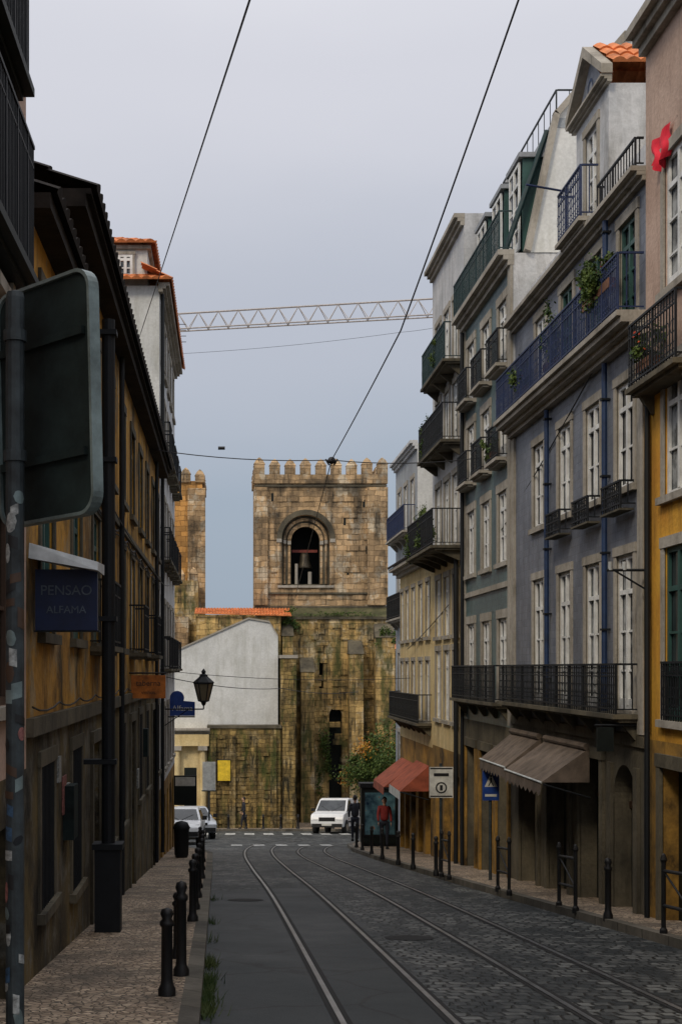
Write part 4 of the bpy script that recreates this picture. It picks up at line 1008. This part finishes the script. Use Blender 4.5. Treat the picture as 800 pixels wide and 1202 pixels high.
for n_ in (.35,.55): tube(G.b('insulators','awningwhite'),FR.P(19.35,n_,1.4),FR.P(19.35,n_,1.52),.03)
G.finish()
G=Grp('advertising_kiosk'); y=47.5; x0,x1=4.72,6.0; fr=front(y); zb=g(y)+.12
box(G.b('cabinet','doordark'),fr,x0,x1,-.5,0,zb+.1,zb+2.05); box(G.b('plinth','iron'),fr,x0+.05,x1-.05,-.45,-.05,zb,zb+.1); box(G.b('roof','iron'),fr,x0-.06,x1+.06,-.58,.06,zb+2.05,zb+2.2)
box(G.b('poster_frame','iron'),fr,x0+.06,x1-.06,.002,.03,zb+.35,zb+1.95)
m,nt,bs=newmat('poster_print'); tc=N(nt,'ShaderNodeTexCoord').outputs['Object']
nn=noise(nt,tc,2.2,5); r_=N(nt,'ShaderNodeValToRGB'); e=r_.color_ramp.elements; e[0].position=.35; e[0].color=(.01,.03,.06,1); e[1].position=.62; e[1].color=(.12,.25,.30,1); k_=r_.color_ramp.elements.new(.68); k_.color=(.35,.12,.05,1)
nt.links.new(nn,r_.inputs[0]); nt.links.new(r_.outputs[0],bs.inputs['Base Color']); bs.inputs['Roughness'].default_value=.15; M['poster']=m
box(G.b('poster','poster'),fr,x0+.12,x1-.12,.03,.036,zb+.42,zb+1.88); G.finish()

# ---------------------------------------------------------------- bollards, rails
def bollard(x,y,h=.85,r=.05,band=None):
    G=Grp('bollard'); z=g(y)+.12
    lathe(G.b('post','black',True),(x,y,z),[(r*1.5,-.03),(r*1.5,.06),(r*1.1,.10),(r,.14),(r*.95,h*.78),(r*1.25,h*.80),(r*1.25,h*.84),(r*.8,h*.87),(r*1.15,h*.93),(r*.9,h*.98),(0,h)],14)
    G.finish()
for x,y,h in ((-.50,11.6,.75),(-.42,12.9,.9),(-.50,14.3,.7),(-.45,18.6,.85),(-.46,20.6,.85),(-.47,23,.85),(-.5,25.5,.85),(-.5,28.5,.85),(-.55,32,.85),(-.6,36,.85),(-.75,40,.85)): bollard(x,y,h)
for x,y in ((5.32,19.0),(4.62,30.0),(4.5,32.8),(4.42,35),(4.38,38.2),(4.38,41),(4.4,44),(4.45,46.5)): bollard(x,y,.85,.045)
for i in range(9): bollard(-.8+i*.95,74.6,.8,.06)
def hrail(x,y):
    G=Grp('pedestrian_guard_rail'); b=G.b('frame','black'); L=1.0
    for s in (0,L):
        z=g(y+s)+.12; lathe(b,(x,y+s,z),[(.05,-.03),(.05,.05),(.03,.08),(.03,.88),(.045,.92),(.025,.98),(0,1.0)],10)
    for h in (.35,.78): tube(b,(x,y,g(y)+.12+h),(x,y+L,g(y+L)+.12+h),.022)
    tube(b,(x,y,g(y)+.12+.35),(x,y+L,g(y+L)+.12+.78),.014); G.finish()
hrail(5.42,15.9); hrail(5.2,20.3); hrail(4.98,24.0); hrail(4.68,28.6)
G=Grp('litter_bin'); lathe(G.b('body','iron',True),(-1.25,38.5,g(38.5)+.12),[(.16,0),(.2,.1),(.22,.8),(.25,.85),(.17,1.0),(0,1.05)],14); G.finish()

# ---------------------------------------------------------------- vehicles
def vehicle(name,kind,loc,rotz,paint,scl=1.0):
    G=Grp(name)
    if kind=='van':
        w=.86; low=[(-1.98,.32),(1.98,.32),(2.06,.5),(2.05,.78),(1.92,.98),(1.25,1.10),(-2.02,1.10),(-2.05,.6)]
        up=[(1.25,1.10),(.55,1.72),(.2,1.80),(-1.85,1.78),(-2.0,1.5),(-2.02,1.10)]; rw=.74; wb=(1.28,-1.28)
    else:
        w=.84; low=[(-1.9,.28),(1.9,.28),(1.98,.45),(1.95,.66),(1.75,.80),(1.0,.92),(-1.85,.94),(-1.95,.7)]
        up=[(1.0,.92),(.3,1.38),(-.1,1.44),(-1.2,1.42),(-1.62,1.2),(-1.85,.94)]; rw=.64; wb=(1.25,-1.25)
    def slab(b,prof,wf):
        Lp=[Vector((x,wf(z),z)) for x,z in prof]; Rp=[Vector((x,-wf(z),z)) for x,z in prof]
        poly(b,Lp); poly(b,Rp[::-1])
        for i in range(len(prof)):
            j=(i+1)%len(prof); poly(b,[Lp[i],Rp[i],Rp[j],Lp[j]])
    zb_=up[0][1]; zt=max(z for _,z in up)
    wl=lambda z: w-(.06 if z<.4 else 0)
    wu=lambda z: w-.02-(w-.02-rw)*(z-zb_)/(zt-zb_)
    slab(G.b('body',paint),low,wl); slab(G.b('cabin',paint),up,wu)
    gl=G.b('windows','glass'); e=.006
    (x0,z0),(x1,z1)=up[0],up[1]
    def ws(t,s):
        x=x0+(x1-x0)*t; z=z0+(z1-z0)*t; return Vector((x+e*1.5,s*(wu(z)-.09),z+e*1.5))
    poly(gl,[ws(.06,1),ws(.06,-1),ws(.93,-1),ws(.93,1)])
    for s in (-1,1):
        tube(G.b('wipers','rubber'),ws(.04,s*.1),ws(.45,s*.75),.012,k=4)
        def sp(x,z): return Vector((x,s*(wu(z)+e),z))
        h0=zb_+.04; h1=zt-.12
        xf0=x0-.12; xf1=x0+(x1-x0)*min(1,(h1-z0)/(z1-z0))-.08
        poly(gl,[sp(xf0,h0),sp(.0,h0),sp(.0,h1),sp(xf1,h1)])
        if kind!='van':
            poly(gl,[sp(-.08,h0),sp(-1.0,h0),sp(-1.0,h1),sp(-.08,h1)])
            poly(gl,[sp(-1.06,h0),sp(-1.6,h0),sp(-1.25,h1),sp(-1.06,h1)])
        else: box(G.b('side_mouldings','rubber'),WORLD,-1.0,.95,s*w if s>0 else -(w+.015),s*(w+.015) if s>0 else -w,.55,.63)
        box(G.b('door_gaps','rubber'),WORLD,.012,.028,s*w-.003,s*w+.004,.4,zb_)
        box(G.b('mirrors','rubber'),WORLD,x0-.25,x0-.13,s*(w+.02) if s>0 else -(w+.2),s*(w+.2) if s>0 else -(w+.02),zb_+.02,zb_+.18)
        for wx in wb:
            tube(G.b('wheel_arches','rubber'),(wx,s*(w-.2),.33),(wx,s*(w+.004),.33),.37,k=20)
            tube(G.b('tyres','rubber'),(wx,s*(w-.2),.30),(wx,s*(w+.015),.30),.30,k=20); tube(G.b('hubs','chrome'),(wx,s*(w-.1),.30),(wx,s*(w+.02),.30),.19,k=12)
        fx=low[3][0]; fz=low[3][1]; bx_=low[4][0]
        hexa(G.b('headlights','headlight'),[Vector((fx-.02,s*.48,fz-.10)),Vector((fx-.02,s*(w-.03),fz-.10)),Vector((fx+.02,s*(w-.05),fz-.10)),Vector((fx+.02,s*.48,fz-.10)),Vector((bx_,s*.5,fz+.13)),Vector((bx_-.05,s*(w-.02),fz+.15)),Vector((bx_+.06,s*(w-.06),fz+.12)),Vector((bx_+.07,s*.5,fz+.08))])
        box(G.b('tail_lights','red'),WORLD,low[-1][0]-.02,low[-1][0]+.05,s*(w-.16) if s>0 else -(w-.02),s*(w-.02) if s>0 else -(w-.16),.75,1.0)
    fx=low[2][0]
    box(G.b('bumper','rubber'),WORLD,fx-.06,fx+.05,-w+.08,w-.08,.32,.50); box(G.b('grille','rubber'),WORLD,low[3][0]-.04,low[3][0]+.015,-.42,.42,.60 if kind!='van' else .62,.72 if kind!='van' else .82)
    box(G.b('number_plate','signwhite'),WORLD,fx+.051,fx+.06,-.26,.26,.40,.50)
    box(G.b('rear_bumper','rubber'),WORLD,low[0][0]-.1,low[0][0]+.03,-w+.08,w-.08,.32,.5)
    G.finish()
    for o in G.root.children:
        if o.name.startswith(('body','cabin')):
            bm=bmesh.new(); bm.from_mesh(o.data); bmesh.ops.remove_doubles(bm,verts=bm.verts,dist=.001); bmesh.ops.recalc_face_normals(bm,faces=bm.faces); bm.to_mesh(o.data); bm.free()
            md=o.modifiers.new('bevel','BEVEL'); md.width=.05; md.segments=3
    sl=math.atan(.095)
    G.root.location=(loc[0],loc[1],g(loc[1])+.006)
    q=Matrix.Rotation(-sl,4,'X')@Matrix.Rotation(rotz,4,'Z'); G.root.rotation_euler=q.to_euler(); G.root.scale=(scl,)*3
vehicle('parked_van','van',(5.75,71.0),math.radians(-108),'carwhite')
vehicle('parked_car','car',(-1.75,54.5),math.radians(-92),'carwhite')
vehicle('parked_car','car',(-1.55,61.5),math.radians(-80),'carsilver')

# ---------------------------------------------------------------- pedestrians
def person(x,y,facing,top,step=.22,scale=1.0):
    root=bpy.data.objects.new('pedestrian',None); sc.collection.objects.link(root)
    def skin(name,V,E,Rd,mat):
        me=bpy.data.meshes.new(name); me.from_pydata(V,E,[]); o=bpy.data.objects.new(name,me); sc.collection.objects.link(o); o.parent=root
        me.materials.append(M[mat]); md=o.modifiers.new('skin','SKIN')
        for i,r in enumerate(Rd): me.skin_vertices[0].data[i].radius=(r[0],r[1]) if isinstance(r,tuple) else (r,r)
        me.skin_vertices[0].data[0].use_root=True; md.use_smooth_shade=True
        s=o.modifiers.new('sub','SUBSURF'); s.levels=1; s.render_levels=1
        return o
    skin('jacket',[(0,0,.92),(0,0,1.1),(.01,0,1.3),(.01,0,1.42),(0,.17,1.40),(-.05,.22,1.13),(.08,.22,.92),(0,-.17,1.40),(.06,-.22,1.13),(.14,-.20,.93),(.01,0,1.48)],
         [(0,1),(1,2),(2,3),(3,4),(4,5),(5,6),(3,7),(7,8),(8,9),(3,10)],[(.13,.17),(.11,.15),(.12,.17),(.09,.12),.065,.05,.04,.065,.05,.04,.06],top)
    skin('trousers',[(0,0,.95),(0,.09,.86),(step*.5,.09,.48),(step*.7,.09,.10),(0,-.09,.86),(-step*.2,-.09,.48),(-step*.9,-.09,.12)],[(0,1),(1,2),(2,3),(0,4),(4,5),(5,6)],[(.11,.14),.09,.06,.045,.09,.06,.045],'trousers')
    G_=Grp('tmp')
    def prt(nm,mat): return G_.b(nm,mat,True)
    for fx,s in ((step*.7,.09),(-step*.9,-.09)):
        b=prt('shoe','rubber'); lathe(b,(fx+.04,s,0),[(.0,0),(.055,.005),(.06,.04),(.045,.09),(0,.11)],10); tube(b,(fx+.02,s,.035),(fx+.16,s,.03),.045,.03,8)
    b=prt('neck','skin'); tube(b,(0.01,0,1.45),(.015,0,1.55),.05,.05,10)
    def ell(b,c,r,k=12,m=8):
        c=Vector(c); i=len(b[0])
        for j in range(m+1):
            t=math.pi*j/m
            for a in range(k): ph=2*math.pi*a/k; b[0].append(c+Vector((r[0]*math.sin(t)*math.cos(ph),r[1]*math.sin(t)*math.sin(ph),r[2]*math.cos(t))))
        for j in range(m):
            for a in range(k): b[1].append((i+j*k+a,i+j*k+(a+1)%k,i+(j+1)*k+(a+1)%k,i+(j+1)*k+a))
    ell(prt('head','skin'),(.02,0,1.63),(.095,.075,.115)); ell(prt('nose','skin'),(.118,0,1.62),(.018,.012,.022),8,5)
    for s in (-1,1): ell(prt('ears','skin'),(.01,s*.078,1.62),(.018,.01,.03),8,5); ell(prt('eyes','hair'),(.108,s*.032,1.645),(.008,.012,.007),8,5)
    ell(prt('mouth','bellred'),(.108,0,1.575),(.008,.022,.006),8,5)
    ell(prt('hair','hair'),(-.008,0,1.665),(.10,.086,.105))
    for (hx,hy,hz) in ((.09,.22,.90),(.15,-.20,.91)):
        b=prt('hands','skin'); ell(b,(hx,hy,hz-.04),(.035,.018,.045),8,6)
        for i in range(4): tube(b,(hx-.022+.015*i,hy,hz-.07),(hx-.012+.015*i,hy,hz-.07-.055-.008*(i in (1,2))),.008,.006,6)
        tube(b,(hx+.03,hy,hz-.03),(hx+.05,hy,hz-.075),.009,.007,6)
    tmp=G_.finish()
    for o in list(tmp.children): o.parent=root
    bpy.data.objects.remove(tmp)
    root.location=(x,y,g(y)+.125); root.rotation_euler=(0,0,facing); root.scale=(scale,)*3
person(1.0,75.4,math.radians(185),'jacketdark')
person(5.25,45.2,math.radians(-95),'jacketred',.22,.98)
person(4.95,52.3,math.radians(85),'jacketdark',.3,1.02)

# ---------------------------------------------------------------- vegetation
def tree(name,base,h,rad,cz,count,size,seed,bare=False):
    G=Grp(name); R=random.Random(seed); b=G.b('trunk_and_limbs','bark'); base=Vector(base)
    def grow(p,d,L,r,dep):
        q=p+d*L; tube(b,p,q,r,r*.68,7 if dep<2 else 5,cap=False)
        if dep>=(5 if bare else 3): return
        for i in range(3 if dep<3 else 2):
            nd=(d+Vector((R.uniform(-1,1),R.uniform(-1,1),R.uniform(-.2,.7)))*.6).normalized(); grow(q,nd,L*R.uniform(.62,.85),r*.62,dep+1)
    grow(base,Vector((0,0,1)),h*.3,h*.03,0)
    if not bare:
        leaves(G.b('foliage','leaf'),base+Vector((0,0,cz)),rad,count,size,26,seed)
        leaves(G.b('foliage_autumn','leafo'),base+Vector((0,0,cz+.1)),rad,count//9,size,9,seed+2)
    G.finish()
tree('small_tree',(7.2,67,g(67)),3.4,(1.5,1.2,1.35),3.4,8000,.075,3)
tree('small_tree',(9.6,72,g(72)),4.4,(1.6,1.4,1.9),4.2,5000,.08,8)
tree('bare_tree',(11.9,93,-10),13.5,None,0,0,0,5,True)
tree('bare_tree',(14,90,-10),12.5,None,0,0,0,11,True)
def planter(name,u,n,z,w,h,seed,fl=0,count=500):
    G=Grp(name)
    box(G.b('trough','pot'),FR,u-w/2,u+w/2,n-.08,n+.08,z,z+.14)
    for i in range(max(2,int(w/.2))):
        uu=u-w/2+w*(i+.5)/max(2,int(w/.2)); tube(G.b('stems','bark'),FR.P(uu,n,z+.12),FR.P(uu+.04,n+.04,z+.2+h*.5),.008,.004,5)
    leaves(G.b('leaves','leaf'),FR.P(u,n+.03,z+.10+h*.4),(.2,w*.6,h*.6),count,.035,10,seed)
    if fl: leaves(G.b('flowers','flower'),FR.P(u,n+.06,z+.2+h*.3),(.16,w*.5,h*.45),fl,.025,6,seed+1)
    G.finish()
planter('balcony_plant',20.8,.30,5.62,1.5,.65,1,45,3200)
planter('balcony_plant',24.1,.25,5.3,.6,1.0,2,0,1100)
planter('balcony_plant',26.3,.25,5.3,.5,.9,12,10,800)
planter('balcony_plant',18.7,.22,4.1,.6,.6,3,10,700)
planter('balcony_plant',38.4,.35,6.0,.5,.9,4,0,700)
planter('balcony_plant',37.2,.60,3.3,2.2,1.0,5,0,1800)
planter('balcony_plant',39.0,.65,3.2,.8,.7,6,0,900)
planter('balcony_plant',36.3,.35,8.1,.6,.6,16,0,500)
planter('balcony_plant',30.0,.16,4.6,.5,.5,9,0,400)
G=Grp('grass_tufts'); R=random.Random(4); b=G.b('blades','grass')
tuf=[(12.3,.35),(13.2,.2),(14.6,.15),(11.4,.2),(17,.12),(19.5,.1),(24,.15)]
for i in range(700):
    c,s=R.choice(tuf[:4] if R.random()<.75 else tuf); y=R.gauss(c,s); x=interp(KL,y)+abs(R.gauss(0,.06))+.01; z=g(y)+.004
    h=R.uniform(.04,.15); dx=R.uniform(-.07,.07); dy=R.uniform(-.07,.07); w=.005
    poly(b,[(x-w,y,z),(x+w,y,z),(x+dx,y+dy,z+h)])
G.finish()
G=Grp('roof_weeds'); leaves(G.b('twigs','leaf'),(-1.95,12.6,4.6),(.12,.2,.22),160,.03,5,3); G.finish()
G=Grp('hanging_red_cloth'); b=G.b('cloth','redcloth',True); base=W(779,157,18.7); i0=len(b[0]); nx,nz=12,14
for j in range(nz+1):
    for i in range(nx+1):
        s=i/nx; t=j/nz; wd=.9*(1-.35*t); b[0].append(base+Vector((-.06+.05*math.sin(s*14+t*2)*(.4+t), (s-.5)*wd+.05*math.sin(t*7), -t*(.52-.16*abs(s-.4)*2)+.02*math.sin(s*9))))
for j in range(nz):
    for i in range(nx): b[1].append((i0+j*(nx+1)+i,i0+j*(nx+1)+i+1,i0+(j+1)*(nx+1)+i+1,i0+(j+1)*(nx+1)+i))
for yy in (18.15,19.25): tube(G.b('line_brackets','iron'),(6,yy,base.z+.02),(base.x,yy,base.z+.02),.012)
tube(G.b('clothes_line','iron'),(base.x,18.15,base.z+.01),(base.x,19.25,base.z+.01),.008)
G.finish()

# ---------------------------------------------------------------- world, sun, camera
w=bpy.data.worlds.new('World'); sc.world=w; w.use_nodes=True; nt=w.node_tree; bg=nt.nodes['Background']
sky=N(nt,'ShaderNodeTexSky'); sky.sky_type='NISHITA'; sky.sun_disc=False; sky.sun_elevation=math.radians(42); sky.sun_rotation=math.radians(214); sky.air_density=1.0; sky.dust_density=3
tc=N(nt,'ShaderNodeTexCoord').outputs['Generated']; sp=N(nt,'ShaderNodeSeparateXYZ'); nt.links.new(tc,sp.inputs[0])
cn=noise(nt,mapping(nt,tc,(1,1,3)),1.6,5,.5)
ad=N(nt,'ShaderNodeMath',operation='MULTIPLY_ADD'); nt.links.new(cn,ad.inputs[0]); ad.inputs[1].default_value=.14; nt.links.new(sp.outputs[2],ad.inputs[2])
r_=N(nt,'ShaderNodeValToRGB'); cr=r_.color_ramp; cr.interpolation='EASE'
cr.elements[0].position=0.03; cr.elements[0].color=(.032,.039,.047,1); cr.elements[1].position=1; cr.elements[1].color=(.15,.15,.155,1)
for p,c in ((.2,(.036,.043,.052,1)),(.33,(.050,.0535,.062,1)),(.47,(.069,.070,.077,1)),(.6,(.09,.09,.095,1))):
    e=cr.elements.new(p); e.color=c
nt.links.new(ad.outputs[0],r_.inputs[0])
sv=N(nt,'ShaderNodeVectorMath',operation='SCALE'); sv.inputs[3].default_value=100; nt.links.new(r_.outputs[0],sv.inputs[0])
hs=N(nt,'ShaderNodeHueSaturation'); hs.inputs['Saturation'].default_value=.4; nt.links.new(sky.outputs[0],hs.inputs['Color'])
nt.links.new(mix(nt,.93,hs.outputs[0],sv.outputs[0]),bg.inputs[0]); bg.inputs[1].default_value=0.1
sd=bpy.data.lights.new('sun','SUN'); sd.energy=1.5; sd.angle=math.radians(12); sd.color=(1,.86,.66)
so=bpy.data.objects.new('sun',sd); sc.collection.objects.link(so)
az=math.radians(214); el=math.radians(42)
to=-Vector((math.sin(az)*math.cos(el),math.cos(az)*math.cos(el),math.sin(el)))
so.rotation_euler=to.to_track_quat('-Z','Y').to_euler()
cam=bpy.data.cameras.new('camera'); co=bpy.data.objects.new('camera',cam); sc.collection.objects.link(co); sc.camera=co
cam.sensor_fit='AUTO'; cam.sensor_width=36; cam.lens=36*F/1202; cam.shift_x=(400-VX)/1202; cam.shift_y=(VY-601)/1202
cam.clip_end=4000; cam.clip_start=.1
co.location=(0,0,0); co.rotation_euler=(math.pi/2,0,0)
sc.view_settings.view_transform='Standard'; sc.view_settings.look='None'; sc.view_settings.exposure=0
